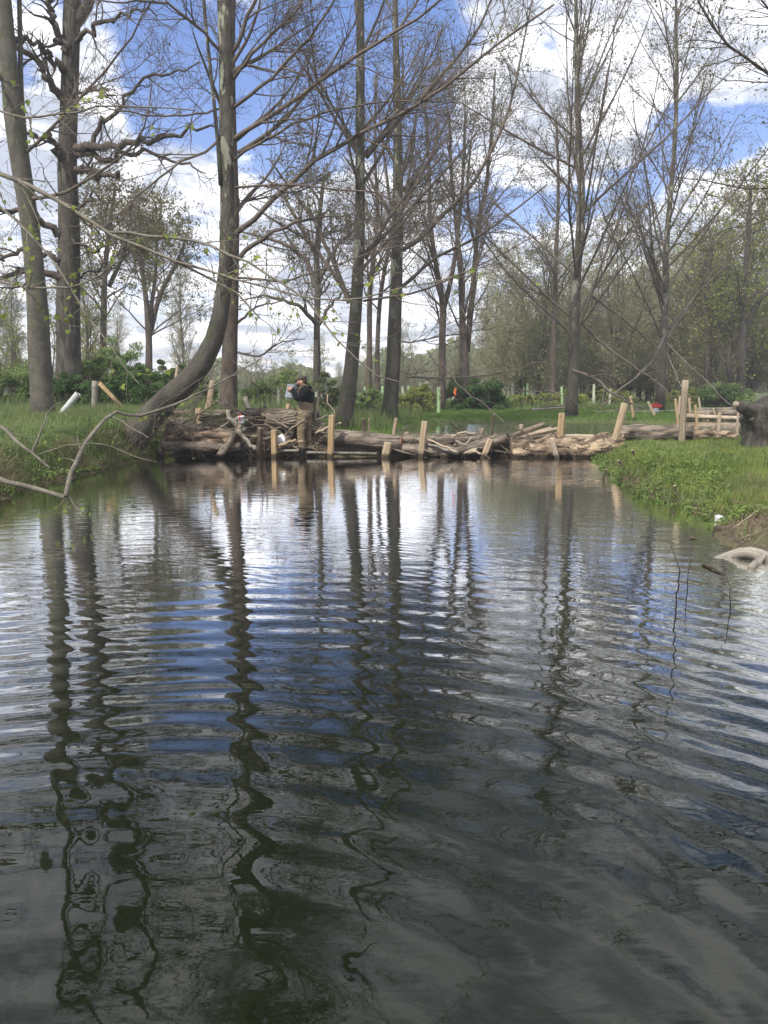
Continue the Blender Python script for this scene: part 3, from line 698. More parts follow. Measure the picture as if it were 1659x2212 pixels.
for P, Rr in lS:
    a2 = spawn(P, Rr, rng, 4.5, .1, 1., .8, .7, 5, .1, -.03, .5, rmin=.003); A2.append(a2)
    pp.append(a2[0][:, 2:].reshape(-1, 3))
put_tree('sycamore_tree', 'long bough with bright young leaves entering from the left across the trunks', 'tree', None, tS[0][0], [tS], lS+A2, rng,
         'beech', 'twig_grey', 'leaf_spring', 0, .05, D_(L2, dens=1.6, L=.6, trop=-.01, rmin=.003), D_(L3, dens=3.0, L=.3, trop=-.02, rmin=.0025), None)
S = bpy.data.objects['sycamore_tree']
pp = np.concatenate(pp); pp = pp[rng.random(len(pp)) < .75]; pp = pp+rng.normal(size=pp.shape)*.015
link('foliage', maple('foliage', pp, rng.uniform(.032, .066, len(pp)), rng), 'leaf_spring', S, tS[0][0])
# off-frame tree at the right: its twigs come in at the top right
rng = np.random.default_rng(61)
t0_ = np.array([(9.5, 12.5, .3), (9.4, 12.4, 4.), (9.2, 12.3, 8.), (9.3, 12.2, 12.)]); tS2 = (cr(t0_, 14), np.linspace(.24, .09, 14))
lS2 = [ib([(2050, 420, 12.4), (1800, 300, 11.8), (1700, 180, 11.5), (1600, 120, 11.2), (1540, 60, 11), (1480, -60, 11)], .045, .01),
       ib([(2050, 420, 12.4), (1800, 400, 11.8), (1700, 402, 11.5), (1600, 405, 11.2), (1480, 380, 11)], .03, .006),
       ib([(2050, 300, 12.4), (1800, 50, 12), (1690, 40, 11.6), (1600, -40, 11.4)], .04, .01),
       ib([(2050, 600, 12.4), (1800, 460, 12), (1680, 470, 11.6), (1560, 500, 11.2), (1440, 560, 11)], .025, .005)]
put_tree('alder_tree', 'dark budding boughs coming in from the right edge near the top', 'tree', None, tS2[0][0], [tS2], lS2, rng,
         'beech', 'twig_dark', 'leaf_bud', 1.0, .03, D_(L2, dens=6.0, L=1.3, rmin=.005), D_(L3, dens=7., L=.5, rmin=.0035), None)
# top-middle leafy sprays (long thin bough from the leaning tree's side, own thing: a hanging bough)
rng = np.random.default_rng(62)

# bare boughs drooping from the poplars to the grass (right of centre)
def bough_set(name, label, base, lims, seed, tm='twig'):
    rng = np.random.default_rng(seed)
    for q, r0, r1 in lims:
        B = Tubes(); P, Rr = img_limb(q, r0, r1, 14, rng, .03); B.add(P, Rr, 6)
        a2 = spawn(P, Rr, rng, 2.2, .15, 1., .8, 1.1, 6, .12, .0, .5, rmin=.005); B.add(*a2, 4)
        a3 = spawn(*a2, rng, 3., .1, 1., .7, .35, 4, .12, 0., .5, rmin=.004); B.add(*a3, 3)
        tag(link(name, B.mesh(name), tm, None, P[0, 0]), label, 'fallen branch', label.split(',')[0])
bough_set('fallen_bough', 'crossing dark bare boughs resting on the far meadow between the two pale trunks', at(1400, 890, 28),
          [([(1236, 800, 28), (1290, 820, 27.5), (1330, 855, 27), (1395, 885, 27)], .07, .02), ([(1440, 720, 31), (1400, 790, 30), (1330, 850, 29), (1290, 885, 28.5)], .06, .02),
           ([(1260, 700, 29), (1340, 770, 29), (1420, 830, 29), (1480, 890, 29)], .05, .02), ([(1280, 640, 29), (1360, 700, 29.5), (1430, 760, 30)], .04, .02),
           ([(1440, 760, 31), (1470, 830, 30), (1485, 885, 29)], .04, .015), ([(1440, 740, 31), (1530, 830, 29), (1600, 895, 27)], .035, .012)], 71)
bough_set('hanging_bough', 'long thin bare bough sweeping down to the water behind the dam, with orange tape', at(1060, 900, 19),
          [([(930, 770, 22), (965, 800, 21), (1010, 850, 20), (1060, 885, 19), (1090, 912, 18.6)], .03, .01),
           ([(880, 815, 23), (960, 815, 22), (1060, 810, 21), (1110, 795, 20.5), (1180, 780, 20)], .035, .012),
           ([(1020, 815, 22), (1100, 830, 21), (1180, 860, 20.5)], .02, .008), ([(1120, 850, 24), (1190, 845, 24), (1260, 880, 24)], .025, .01)], 72)
bough_set('dead_bough', 'tangle of grey bare twigs standing out of the brush heap left of the person', at(575, 890, 17.8),
          [([(572, 925, 17.6), (572, 880, 17.6), (580, 840, 17.6), (600, 815, 17.6)], .022, .006), ([(574, 880, 17.6), (600, 850, 17.6), (640, 800, 17.6)], .015, .005),
           ([(572, 900, 17.6), (556, 850, 17.7), (530, 800, 17.8), (500, 780, 18)], .015, .005), ([(560, 860, 17.6), (545, 820, 17.6), (560, 790, 17.6)], .01, .004)], 73, 'twig_grey')

# ------------------------------------------------------------------ background wood: copies of a few grown trees
def proto_tree(name, seed, h, spread, bm, tm, lm, leafn, leafs, stems=1, up=.55, dens=1.):
    rng = np.random.default_rng(seed)
    ts = []
    for i in range(stems):
        a = rng.uniform(0, 6.28); ln = .18*spread*(0 if stems == 1 else 1)
        p = np.array([(rng.normal()*.15*(stems > 1), rng.normal()*.15*(stems > 1), -.2), (math.cos(a)*ln*.5, math.sin(a)*ln*.5, h*.3),
                      (math.cos(a)*ln+rng.normal()*.3, math.sin(a)*ln+rng.normal()*.3, h*.62), (math.cos(a)*ln*1.2, math.sin(a)*ln*1.2, h)])
        ts.append((cr(p, 14), np.linspace(.02*h*(1 if stems == 1 else .5), .02, 14)))
    lim = [spawn(t[0][None], t[1][None], rng, 3.6*dens/stems**.5, .05 if stems > 2 else .16, 1., up, spread, 8, .1, .03, .42, lift=.1, rmin=.012, shrink=.5, rmax=.09) for t in ts]
    e = empty(name, (0, 0, 0), 'x', 'tree')
    T = Tubes(); [T.add(*t, 8, cap=True, lump=.2, seed=3) for t in ts]
    link('trunk', T.mesh('trunk'), bm, e)
    B = Tubes(); [B.add(*l, 4) for l in lim]
    c2 = [spawn(*l, rng, 4.0*dens, .1, 1., .7, 1.6, 4, .12, .03, .5, rmin=.013) for l in lim]; [B.add(*l, 3) for l in c2]
    c3 = [spawn(*l, rng, 5.0*dens, .1, 1., .65, .9, 3, .12, .04, .5, rmin=.010) for l in c2]; [B.add(*l, 3) for l in c3]
    link('branches', B.mesh('branches'), tm, e)
    pp = np.concatenate([l[0][:, 1:].reshape(-1, 3) for l in c3]); pp = pp[rng.random(len(pp)) < leafn]; pp = pp+rng.normal(size=pp.shape)*.08
    link('foliage', quads('foliage', pp, leafs*rng.uniform(.6, 1.3, len(pp)), rng), lm, e)
    return e
def copy_thing(e, loc, s_, rz, label, group, first):
    if first: r = e
    else:
        r = e.copy(); COL.objects.link(r)
        for ch in list(e.children):
            c = ch.copy(); COL.objects.link(c); c.parent = r
    r.location = Vector(loc); r.rotation_euler = (0, 0, rz); r.scale = (s_[0], s_[0], s_[1])
    tag(r, label, 'tree', group); return r
PR = [proto_tree('bare_tree', 101, 13, 4.2, 'plane', 'scrub', 'leaf_scrub', .35, .11, 1, .6),
      proto_tree('scrub_tree', 102, 8, 2.8, 'plane', 'scrub', 'leaf_scrub', .8, .10, 4, .6, 1.1),
      proto_tree('olive_tree', 103, 11, 3.8, 'oak', 'twig', 'leaf_olive', 1., .15, 2, .7, .8)]
PR[2].name = 'leafing_tree'
rng = np.random.default_rng(200)
plc = []
for px in np.linspace(1075, 1430, 18): plc.append((px+rng.normal()*8, rng.uniform(40, 62), 1, rng.uniform(.75, 1.15)))
for px in np.linspace(1060, 1760, 11): plc.append((px+rng.normal()*12, rng.uniform(62, 85), 0, rng.uniform(.75, 1.05)))
for px in np.linspace(1420, 1730, 10): plc.append((px+rng.normal()*12, rng.uniform(46, 62), 2, rng.uniform(.85, 1.15)))
for px in np.linspace(1350, 1720, 9): plc.append((px+rng.normal()*12, rng.uniform(46, 58), 1, rng.uniform(.6, .9)))
for px in np.linspace(870, 1060, 6): plc.append((px+rng.normal()*8, rng.uniform(60, 90), 1, rng.uniform(.45, .65)))
for px in (-60, 0, 40, 190, 262, 400): plc.append((px, rng.uniform(40, 60), 0, rng.uniform(.5, .75)))
for px in (-120, -40, 20, 120, 180): plc.append((px, rng.uniform(30, 40), 2, rng.uniform(.35, .5)))
for px in (385, 420, 455, 530, 560, 590, 625, 700, 735, 770, 800, 835): plc.append((px, rng.uniform(60, 95), (1, 2, 1)[px % 3], rng.uniform(.35, .55)))
for px in (-500, -250, 1900, 2100, 2300): plc.append((px, rng.uniform(35, 60), 0, 1.))
used = set()
LAB = ['bare grey brown tree in the far wood behind the meadow', 'pale twiggy many stemmed thicket tree beyond the meadow', 'olive leafing tree in the wood beyond the meadow']
GRP = ['bare trees of the far wood', 'twiggy thicket trees beyond the meadow', 'olive leafing trees of the far wood']
for px, D, k, s_ in plc:
    X_ = at(px, 834, D)[0]
    copy_thing(PR[k], (X_, D, hz(X_, D)-.1), (s_, s_*rng.uniform(.9, 1.15)), rng.uniform(0, 6.28), LAB[k], GRP[k], k not in used); used.add(k)
# far-off wood and hedge, one mass
rng = np.random.default_rng(201)
n = 90000
a = rng.uniform(-1.1, 1.1, n); D = rng.uniform(105, 150, n)
Xf = np.tan(a)*D; hgt = 3.6+1.6*np.sin(a*9+1)+1.4*np.sin(a*23)+1.1*np.sin(a*61+2)
hgt = hgt+3.0*sm(8, 30, Xf)
zf = height(Xf, D)[0]+hgt*rng.random(n)**.8
P = np.stack((Xf, D, zf), 1)
tag(link('far_wood', quads('far_wood', P, rng.uniform(.3, .8, n), rng), 'farwood'), kind='stuff')

# ------------------------------------------------------------------ shrubs
def shrub(name, label, px, py, D, wpx_, hpx, n, lm, ls, seed, group=None, clumps=26, cat='shrub'):
    rng = np.random.default_rng(seed)
    b_ = at(px, py, D); b_[2] = hz(b_[0], b_[1])-.03
    wd = wpx(wpx_, px, py, D)/2; ht = wpx(hpx, px, py, D)
    e = empty(name, b_, label, cat, group)
    T = Tubes(); C = []
    for i in range(clumps):
        a = rng.uniform(0, 6.28); r = wd*.85*math.sqrt(rng.random()); zc = ht*rng.uniform(.12, .9)*(1-.45*(r/wd)**2)
        c = np.array((math.cos(a)*r, math.sin(a)*r*.8, zc)); C.append((c, rng.uniform(.10, .30)*min(wd, ht)*(26/clumps)**.25))
        T.add(cr([b_, b_+c*(.4, .4, .55)+rng.normal(size=3)*.06, b_+c], 6), np.linspace(.02, .006, 6), 4)
    link('stems', T.mesh('stems'), 'twig', e, b_)
    idx = rng.integers(0, clumps, n); cc = np.array([c[0] for c in C])[idx]; rr = np.array([c[1] for c in C])[idx]
    d = norm(rng.normal(size=(n, 3)))*(rng.random(n)**.45)[:, None]
    P = b_+cc+d*rr[:, None]*(1.15, 1.15, .8); P[:, 2] = np.maximum(P[:, 2], b_[2]+.02)
    link('foliage', quads('foliage', P, ls*rng.uniform(.6, 1.4, n), rng, flat=.3), lm, e, b_)
    return e
SH = [(20, 890, 24, 150, 100, 9000, 'leaf_shrub', 'round green shrub at the left edge of the frame behind the beech'),
      (150, 905, 21, 110, 90, 8000, 'leaf_dark', 'dark green shrub directly between beech trunk and the white tube'),
      (215, 895, 23, 130, 120, 9000, 'leaf_shrub', 'green shrub behind the grey fence post'),
      (290, 893, 22, 130, 105, 9000, 'leaf_dark', 'dark shrub behind the leaning orange rail'),
      (360, 885, 24, 120, 110, 9000, 'leaf_shrub', 'green shrub behind the base of the leaning trunk'),
      (265, 860, 30, 110, 150, 7000, 'leaf_shrub', 'taller open green shrub under the far spreading tree'),
      (430, 880, 26, 90, 70, 5000, 'leaf_shrub', 'low shrub in the gap between the leaning and straight trunks'),
      (560, 885, 27, 100, 62, 5000, 'leaf_shrub', 'low shrub right of the straight brown trunk'),
      (620, 885, 30, 110, 80, 5500, 'leaf_shrub', 'green shrub behind the grey bucket'),
      (705, 880, 27, 80, 95, 3500, 'leaf_hawthorn', 'hawthorn with pale blossom right of the person'),
      (790, 895, 29, 80, 60, 3500, 'leaf_shrub', 'low shrub between the two straight mottled trunks'),
      (900, 893, 32, 90, 65, 4500, 'leaf_olive', 'olive tufty shrub beside the chainsaw'),
      (1020, 888, 36.5, 130, 82, 12000, 'leaf_dark', 'dense dark green bush at the edge of the meadow'),
      (1060, 885, 37.5, 80, 45, 4000, 'leaf_shrub', 'low green shrub at the right foot of the dark bush'),
      (1180, 880, 40, 200, 40, 5000, 'leaf_olive', 'low olive undergrowth shrub behind the cut branches'),
      (1560, 885, 40, 120, 55, 6000, 'leaf_shrub', 'green shrub behind the far stakes'),
      (1300, 878, 44, 160, 35, 3500, 'leaf_olive', 'low olive shrub left of the slim pale trunk'),
      (1650, 895, 30, 90, 50, 4000, 'leaf_shrub', 'green shrub behind the pollard stump'),
      (1480, 880, 44, 100, 40, 3000, 'leaf_olive', 'low olive shrub right of the slim pale trunk'),
      (-120, 900, 22, 200, 130, 8000, 'leaf_shrub', 'green shrub beyond the left edge of the bank'),
      (-260, 920, 18, 200, 120, 6000, 'leaf_dark', 'dark shrub furthest left on the bank')]
for i, (px, py, D, a, b_, n, lm, lab) in enumerate(SH):
    shrub('bush' if 'bush' in lab else 'shrub', lab, px, py, D, a*1.15, b_*1.1, int(n*1.9), lm, .040*D/22, 300+i, clumps=60)

# ------------------------------------------------------------------ grass and ground cover
def blades(name, xr, yr, n, hr, wd, m_, seed, cond, label=None, bend=.5):
    rng = np.random.default_rng(seed)
    x = rng.uniform(*xr, n); y = rng.uniform(*yr, n); h, dl, du = height(x, y)
    k = cond(x, y, h, dl, du, rng); x, y, h = x[k], y[k], h[k]; n = len(x)
    cl = .5+.5*wob(x, y, 3.3, seed)+.3*wob(x, y, 9., seed+1)
    H_ = rng.uniform(*hr, n)*(.6+.7*np.clip(cl, 0, 1.3)); a = rng.uniform(0, 6.28, n)
    bd = H_*bend*rng.uniform(.2, 1.2, n); dx = np.cos(a)*bd; dy = np.sin(a)*bd
    px_ = -np.sin(rng.uniform(0, 6.28, n))*wd/2; py_ = np.cos(rng.uniform(0, 6.28, n))*wd/2
    b0 = np.stack((x-px_, y-py_, h-.02), 1); b1 = np.stack((x+px_, y+py_, h-.02), 1)
    m0 = np.stack((x-px_*.7+dx*.35, y-py_*.7+dy*.35, h+H_*.6), 1); m1 = np.stack((x+px_*.7+dx*.35, y+py_*.7+dy*.35, h+H_*.6), 1)
    tp = np.stack((x+dx, y+dy, h+H_*np.sqrt(np.clip(1-.3*bend, .3, 1))), 1)
    V = np.stack((b0, b1, m1, m0, tp), 1).reshape(-1, 3); i = np.arange(n)[:, None]*5
    loops = (i+np.array([[0, 1, 2, 3, 3, 2, 4]])).reshape(-1); tot = np.tile([4, 3], n)
    return tag(link(name, mesh_np(name, V, loops, tot, None, False), m_), kind='stuff')
L_ = lambda x: x < -2.0
blades('bank_grass', (-12, -2.0), (9, 24), 120000, (.10, .30), .011, 'grass_long', 401, lambda x, y, h, dl, du, r: (dl > .12) & (y > 8) & ~((y > 17) & (x > -3.4)))
blades('lawn_grass', (2.6, 12), (5.5, 18.2), 170000, (.04, .15), .008, 'grass_bank', 402, lambda x, y, h, dl, du, r: (dl > .1+1.3*(y < 8.6)) & (du > .1))
blades('meadow_grass', (-9, 24), (19, 58), 210000, (.05, .16), .022, 'grass_meadow', 403, lambda x, y, h, dl, du, r: (du > .03) & (h > .3) & ~((x < -1.2) & (y < 20)))
blades('tall_grass', (-12, 14), (19.5, 42), 30000, (.25, .6), .02, 'grass_long', 404, lambda x, y, h, dl, du, r: (du > .2) & ((x < 1.5+.4*wob(x, y, 2, 1)) | (y > 36.5)) & (wob(x, y, 1.1, 3) > -.3))
blades('dry_stalks', (-8, -3.0), (9, 17.3), 60000, (.10, .36), .007, 'straw', 405, lambda x, y, h, dl, du, r: (dl > -.02) & (dl < .38) & (wob(x, y, 1.9, 3) > -.35), bend=2.2)
blades('shore_straw', (2.9, 8), (6, 17), 16000, (.05, .2), .007, 'straw', 408, lambda x, y, h, dl, du, r: (dl > .0) & ((dl < .22) | ((y < 10.2) & (dl < 1.3) & (wob(x, y, 2.1, 4) > -.1))), bend=1.9)
blades('weed_tufts', (2.8, 11), (7.5, 17.5), 26000, (.12, .26), .012, 'grass_long', 409, lambda x, y, h, dl, du, r: (dl > .05) & (wob(x, y, 2.7, 6)+.5*wob(x, y, 7.9, 2) > .28), bend=.8)
blades('reed_blades', (-1, 6), (17.9, 26.5), 2500, (.15, .4), .012, 'grass_long', 406, lambda x, y, h, dl, du, r: (np.abs(du) < .15) & (wob(x, y, 1.5, 5) > 0))
def cover(name, xr, yr, n, ls, m_, seed, cond, lift):
    rng = np.random.default_rng(seed); x = rng.uniform(*xr, n); y = rng.uniform(*yr, n); h, dl, du = height(x, y)
    k = cond(x, y, dl, du); x, y, h, dl = x[k], y[k], h[k], dl[k]
    cl = np.clip(.55+.6*wob(x, y, 4.1, seed)+.4*wob(x, y, 10.7, seed), .1, 1.4)
    P = np.stack((x, y, h+lift*cl*rng.random(len(x))**.6), 1)
    P[:, 2] = np.maximum(P[:, 2], .012)
    return tag(link(name, quads(name, P, ls*rng.uniform(.6, 1.4, len(x)), rng, flat=.55, aspect=1.25), m_), kind='stuff')
cover('nettle_cover', (3.0, 9), (7.6, 17.4), 90000, .028, 'cover', 411, lambda x, y, dl, du: (dl > -.16) & (dl < .85+.9*wob(x, y, 1.3, 2)) & (x > 2.6) & (y > 8.3), .13)
cover('bank_herbs', (-9.5, -2.0), (9, 18.2), 100000, .036, 'cover', 412, lambda x, y, dl, du: (dl > -.1) & (dl < 1.3+1.*wob(x, y, 1.1, 1)) & ((y < 17) | (x < -4.2)), .2)
cover('leaf_litter', (2.5, 10), (5, 9.8), 9000, .028, 'straw', 413, lambda x, y, dl, du: (dl > .05) & (dl < 1.4), .03)

# ------------------------------------------------------------------ dam: logs, stakes, sticks
def vnorm(v): return v/np.linalg.norm(v)
def log(label, p0, p1, w0, w1, m_='logbark', ends=(0, 0), name='log', lump=.25, mid=None, seed=0, k=26, n=22, endm='cutwood', group=None, cat='log'):
    a = at(*p0); b_ = at(*p1); r0 = wpx(w0, *p0)/2; r1 = wpx(w1, *p1)/2
    pts = [a]+([at(*mid)] if mid else [])+[b_]
    P = cr(pts, n); T = Tubes().add(P, np.linspace(r0, r1, n), k, cap=True, lump=lump, rough=.05 if 'rot' in name or m_ == 'rotlog' else .03, seed=seed)
    e = empty(name, (a+b_)/2, label, cat, group)
    link('bark', T.mesh('bark'), m_, e, (a+b_)/2)
    for i, on in enumerate(ends):
        if on:
            c = P[0] if i == 0 else P[-1]; d = vnorm(P[0]-P[1] if i == 0 else P[-1]-P[-2]); r = r0 if i == 0 else r1
            u = vnorm(np.cross(d, (0.1, .2, 1.))); v = np.cross(d, u); q = np.arange(24)*2*math.pi/24
            ring = c+d*.012+r*.93*(np.cos(q)[:, None]*u+np.sin(q)[:, None]*v)
            back = ring-d*.03
            V = np.vstack((ring, back)); loops = list(range(24)); tot = [24]; uv = [(math.cos(t), math.sin(t)) for t in q]
            for j in range(24):
                loops += [j, 24+j, 24+(j+1) % 24, (j+1) % 24]; tot.append(4); uv += [(1, 0)]*4
            link('cut_end', mesh_np('cut_end', V, loops, tot, uv, False), endm, e, (a+b_)/2)
    return e
DD = 17.3
log('big round barked log on the dam with a tan sawn end, right of the person', (690, 941, 17.45), (866, 957, 17.1), 32, 33, ends=(0, 1), seed=1)
log('dark log lying low at the waterline behind the second fresh stake', (868, 970, 17.1), (985, 978, 17.0), 24, 19, ends=(0, 0), seed=2)
log('upper cracked log behind the sawn round log end', (870, 951, 17.35), (1040, 947, 17.4), 24, 18, seed=3)
log('sloping bark trunk rising to the right in the middle of the dam', (952, 986, 16.85), (1092, 946, 17.1), 15, 26, seed=4)
log('pale peeled branch lying low at the foot of the sloping trunk', (930, 984, 17.0), (1030, 975, 16.9), 8, 14, 'palewood', seed=5)
log('massive rotten brown log filling the right part of the dam', (1104, 976, 16.95), (1345, 966, 16.85), 56, 52, 'rotlog', lump=.5, seed=8, k=44, n=48, name='rotten_log')
log('pale weathered plank-like log on top of the rotten log', (1205, 943, 17.5), (1345, 945, 17.4), 11, 9, 'palewood', lump=.6, seed=7)
log('dark barked log with a burnt hollow lying at the top of the right bank', (1334, 935, 17.5), (1478, 936, 17.3), 34, 32, seed=9, lump=.4)
log('split pale topped log right of the tall grey post, ending at the pollard stump', (1476, 937, 17.3), (1592, 943, 17.2), 27, 16, 'rotlog', seed=10, lump=.5)
log('long thin log along the back of the brush heap at the left', (270, 888, 18.2), (530, 892, 18.1), 9, 12, seed=11)
log('thick log end behind the person at the back of the dam', (530, 890, 17.6), (690, 895, 17.6), 17, 20, seed=12)
log('broad weathered log at the base of the left dam end', (368, 935, 17.15), (505, 946, 17.05), 40, 34, 'rotlog', lump=.5, seed=13, k=30, n=24)
log('low dark log under the broad weathered log at the waterline', (352, 962, 17.05), (520, 966, 16.95), 24, 20, 'logbark', lump=.4, seed=14)
log('dark wet log lying along the waterline by the crossed driftwood', (470, 972, 17.35), (660, 962, 17.5), 30, 26, 'darkstick', lump=.4, seed=15)
log('thick dark log below the grey bundle of split sticks', (575, 905, 17.3), (700, 930, 17.4), 32, 34, 'logbark', lump=.35, seed=16)
log('short upright barked log leaning on the person\'s leg', (640, 915, 17.25), (615, 955, 17.1), 17, 20, 'logbark', ends=(1, 0), seed=17)
log('dark log seen under the rotten log at its right end', (1240, 985, 17.), (1352, 972, 16.9), 18, 24, 'darkstick', lump=.5, seed=18)
log('broken pale log stub beside the tall thin pole', (672, 932, 17.5), (705, 937, 17.5), 14, 18, 'palewood', seed=19, lump=.5)
log('flat grey board lying on the water in front of the big round log', (660, 978, 17.05), (815, 981, 17.0), 7, 8, 'greypost', seed=20, k=8, name='board', cat='board')
log('flat grey board lying on the water at the person\'s feet', (608, 974, 17.05), (652, 973, 17.0), 6, 6, 'greypost', seed=21, k=8, name='board', cat='board')
for i, (a, b_, w_) in enumerate([((1075, 955), (1175, 915), 11), ((1100, 953), (1190, 925), 9), ((1120, 950), (1212, 935), 10), ((1140, 940), (1222, 922), 8)]):
    log('split pale length in the heap left of the square fresh stake, ' + ['uppermost', 'second', 'lowest', 'thin'][i]+' one', (*a, 17.5), (*b_, 17.6), w_, w_*.8, 'palewood' if i % 2 else 'sticks', seed=30+i, lump=.4, k=12, name='split_wood', cat='split wood', group='split wood heaped on the dam')
log('far debarked log at the near edge of the second dam across the upper pond', (1478, 899, 29), (1600, 904, 28), 11, 9, 'palewood', seed=41, lump=.3)
log('far brown log behind the debarked one in the second dam', (1478, 895, 30), (1600, 892, 29), 15, 14, 'logbark', seed=42)
log('furthest log of the second dam across the upper pond', (1500, 886, 32), (1600, 884, 31), 9, 10, 'logbark', seed=43)
for i, (a, b_, w_) in enumerate([((1130, 892), (1240, 885), 5), ((1150, 885), (1235, 879), 5), ((1240, 893), (1380, 884), 6), ((1160, 896), (1230, 893), 4), ((1180, 878), (1240, 875), 4), ((1285, 890), (1420, 888), 4), ((1110, 888), (1180, 880), 3), ((1390, 890), (1480, 886), 5)]):
    log('felled pole lying along the back edge of the far meadow', (*a, 33), (*b_, 34), w_, w_*.7, 'greypost' if i % 2 else 'logbark', seed=50+i, k=8, name='felled_pole', cat='pole', group='felled poles behind the far meadow')

def stake(label, top, bot, D, w_, m_='freshpost', k=8, name='stake', down=.45, group=None, cat='stake', taper=1., chip=True, seed=0, Dt=None):
    a = at(*top, D if Dt is None else Dt); b_ = at(*bot, D); d = vnorm(b_-a); b2 = b_+d*down
    r = wpx(w_, *top, D)/2*.92; n = 8
    P = cr([a, b2], n)
    T = Tubes().add(P, np.linspace(r*taper, r, n), k, cap=True, rough=.03, lump=.06, seed=seed+int(top[0]))
    e = empty(name, b_, label, cat, group)
    link('shaft', T.mesh('shaft', k > 8), m_, e, b_)
    if chip:
        q = np.arange(12)*2*math.pi/12; u = vnorm(np.cross(-d, (0.3, .9, .1))); v = np.cross(-d, u)
        ring = a-d*.01+r*taper*.88*(np.cos(q)[:, None]*u+np.sin(q)[:, None]*v); low_ = ring+d*.02
        V = np.vstack((ring, low_)); loops = list(range(12)); tot = [12]; uv = [(math.cos(t), math.sin(t)) for t in q]
        for j in range(12): loops += [j, 12+j, 12+(j+1) % 12, (j+1) % 12]; tot.append(4); uv += [(1, 0)]*4
        link('cut_top', mesh_np('cut_top', V, loops, tot, uv, False), 'cutpale', e, b_)
    return e
GS = 'fresh wooden stakes along the front of the dam'
stake('short orange stake in the water left of the person, beside the white tub', (592, 930), (593, 985), 16.85, 15, group=GS, k=6)
stake('tall yellow stake just right of the person, standing in the water', (717, 898), (714, 976), 16.9, 15, group=GS, k=6)
stake('short pale stake stub under the sawn end of the round log', (839, 957), (833, 987), 16.8, 20, 'tanpost', group=GS, k=6)
stake('thin brown stake showing above the round log near its sawn end', (856, 904), (849, 945), 17.7, 8, 'tanpost', group=GS, k=6)
stake('leaning tan stake just right of the sawn log end', (918, 911), (909, 987), 16.9, 16, 'tanpost', group=GS, k=6)
stake('leaning tan stake before the sloping trunk in the middle of the dam', (1060, 950), (1046, 985), 16.8, 16, 'tanpost', group=GS, k=6)
stake('square orange stake standing on the rotten log', (1214, 893), (1210, 945), 17.35, 16, group=GS, k=6)
stake('white peeled stake leaning against the front of the rotten log', (1193, 948), (1206, 1003), 16.5, 13, 'palewood', group=GS)
stake('tall leaning tan post at the right end of the rotten log', (1350, 872), (1320, 982), 16.75, 17, 'tanpost', name='post', cat='post')
stake('tall round grey brown post on the right bank, tallest of all', (1481, 822), (1473, 955), 16.6, 15, 'brownpost', k=16, name='post', cat='post')
stake('grey upright post behind the left bank', (205, 824), (204, 888), 19.5, 14, 'greypost', k=12, name='post', cat='post')
stake('orange rail leaning down right from the grey post', (215, 828), (270, 886), 19.3, 10, name='rail', cat='rail', k=10)
stake('broad pale stake standing behind the dam just left of the straight trunk', (460, 824), (449, 886), 18.5, 15, 'tanpost', name='post', cat='post')
stake('weathered stake at the back of the brush heap, left side', (429, 882), (432, 925), 17.5, 15, 'tanpost', k=10)
stake('weathered stake leaning at the left foot of the dam', (370, 908), (358, 946), 17.1, 16, 'sticks', k=10)
stake('grey stub leaning left behind the white bucket', (529, 858), (542, 892), 17.9, 11, 'greypost', k=10)
stake('short fresh stub on the back log left of the person', (622, 873), (622, 892), 17.8, 11, 'freshpost', k=10)
stake('tall thin split pole standing right against the person', (682, 858), (677, 975), 17.3, 8, 'sticks', k=7, name='pole', cat='pole')
stake('dark wet stake in the brush heap left of the orange stake', (562, 925), (559, 975), 17.0, 12, 'darkstick', k=8)
stake('short sawn stub on top of the dam left of the leafy sprig', (1040, 927), (1041, 945), 17.7, 13, 'sticks', k=12)
stake('short sawn stub right behind the sawn log end', (879, 934), (880, 948), 17.6, 13, 'sticks', k=12)
stake('short barked stub behind the split wood', (1126, 918), (1126, 942), 17.9, 12, 'sticks', k=12)
stake('dark thin upright stake behind the middle of the dam', (1067, 896), (1065, 925), 18.4, 6, 'darkstick', k=6)
stake('broken dark stub in front of the straight mottled trunk', (785, 905), (787, 935), 18.3, 9, 'darkstick', k=7)
stake('thin dark stake beside the broken stub right of the mottled trunk', (797, 905), (797, 935), 18.4, 4, 'tanpost', k=6)
stake('white snag of split wood left of the leaning trunk', (384, 792), (378, 838), 19.5, 14, 'palewood', k=7, taper=.5)
for i, (tp, bt, D, w_, lab) in enumerate([
    ((1362, 856), (1366, 888), 27, 7, 'orange stake leaning left on the far meadow'), ((1400, 869), (1408, 886), 28, 7, 'short orange stake leaning on the fuel can'),
    ((1469, 856), (1467, 884), 28, 6, 'reddish far stake behind the tallest post'), ((1459, 862), (1464, 908), 25, 7, 'bright far stake just left of the tallest post'),
    ((1489, 860), (1490, 884), 29, 6, 'thin far stake close right of the tallest post'), ((1509, 859), (1513, 885), 30, 5, 'thin leaning far stake, second right of the tallest post'),
    ((1502, 876), (1505, 912), 26.5, 7, 'pale stake at the front of the second dam'), ((1541, 883), (1545, 898), 29, 6, 'short pale stake on the second dam logs'),
    ((1554, 892), (1553, 925), 24, 8, 'pale stake nearest the pollard in the upper pond'), ((1567, 881), (1567, 897), 30, 5, 'grey stake on the second dam logs'),
    ((1529, 892), (1529, 900), 29, 6, 'tiny stub on the second dam logs'), ((1595, 888), (1592, 922), 25, 6, 'pale stake half hidden by the pollard'),
    ((1514, 890), (1518, 900), 29, 5, 'small leaning stub on the second dam')]):
    stake(lab, tp, bt, D, w_, ['freshpost', 'tanpost', 'palewood'][i % 3], k=8, name='stake', group='stakes of the second dam and far meadow', down=.2)

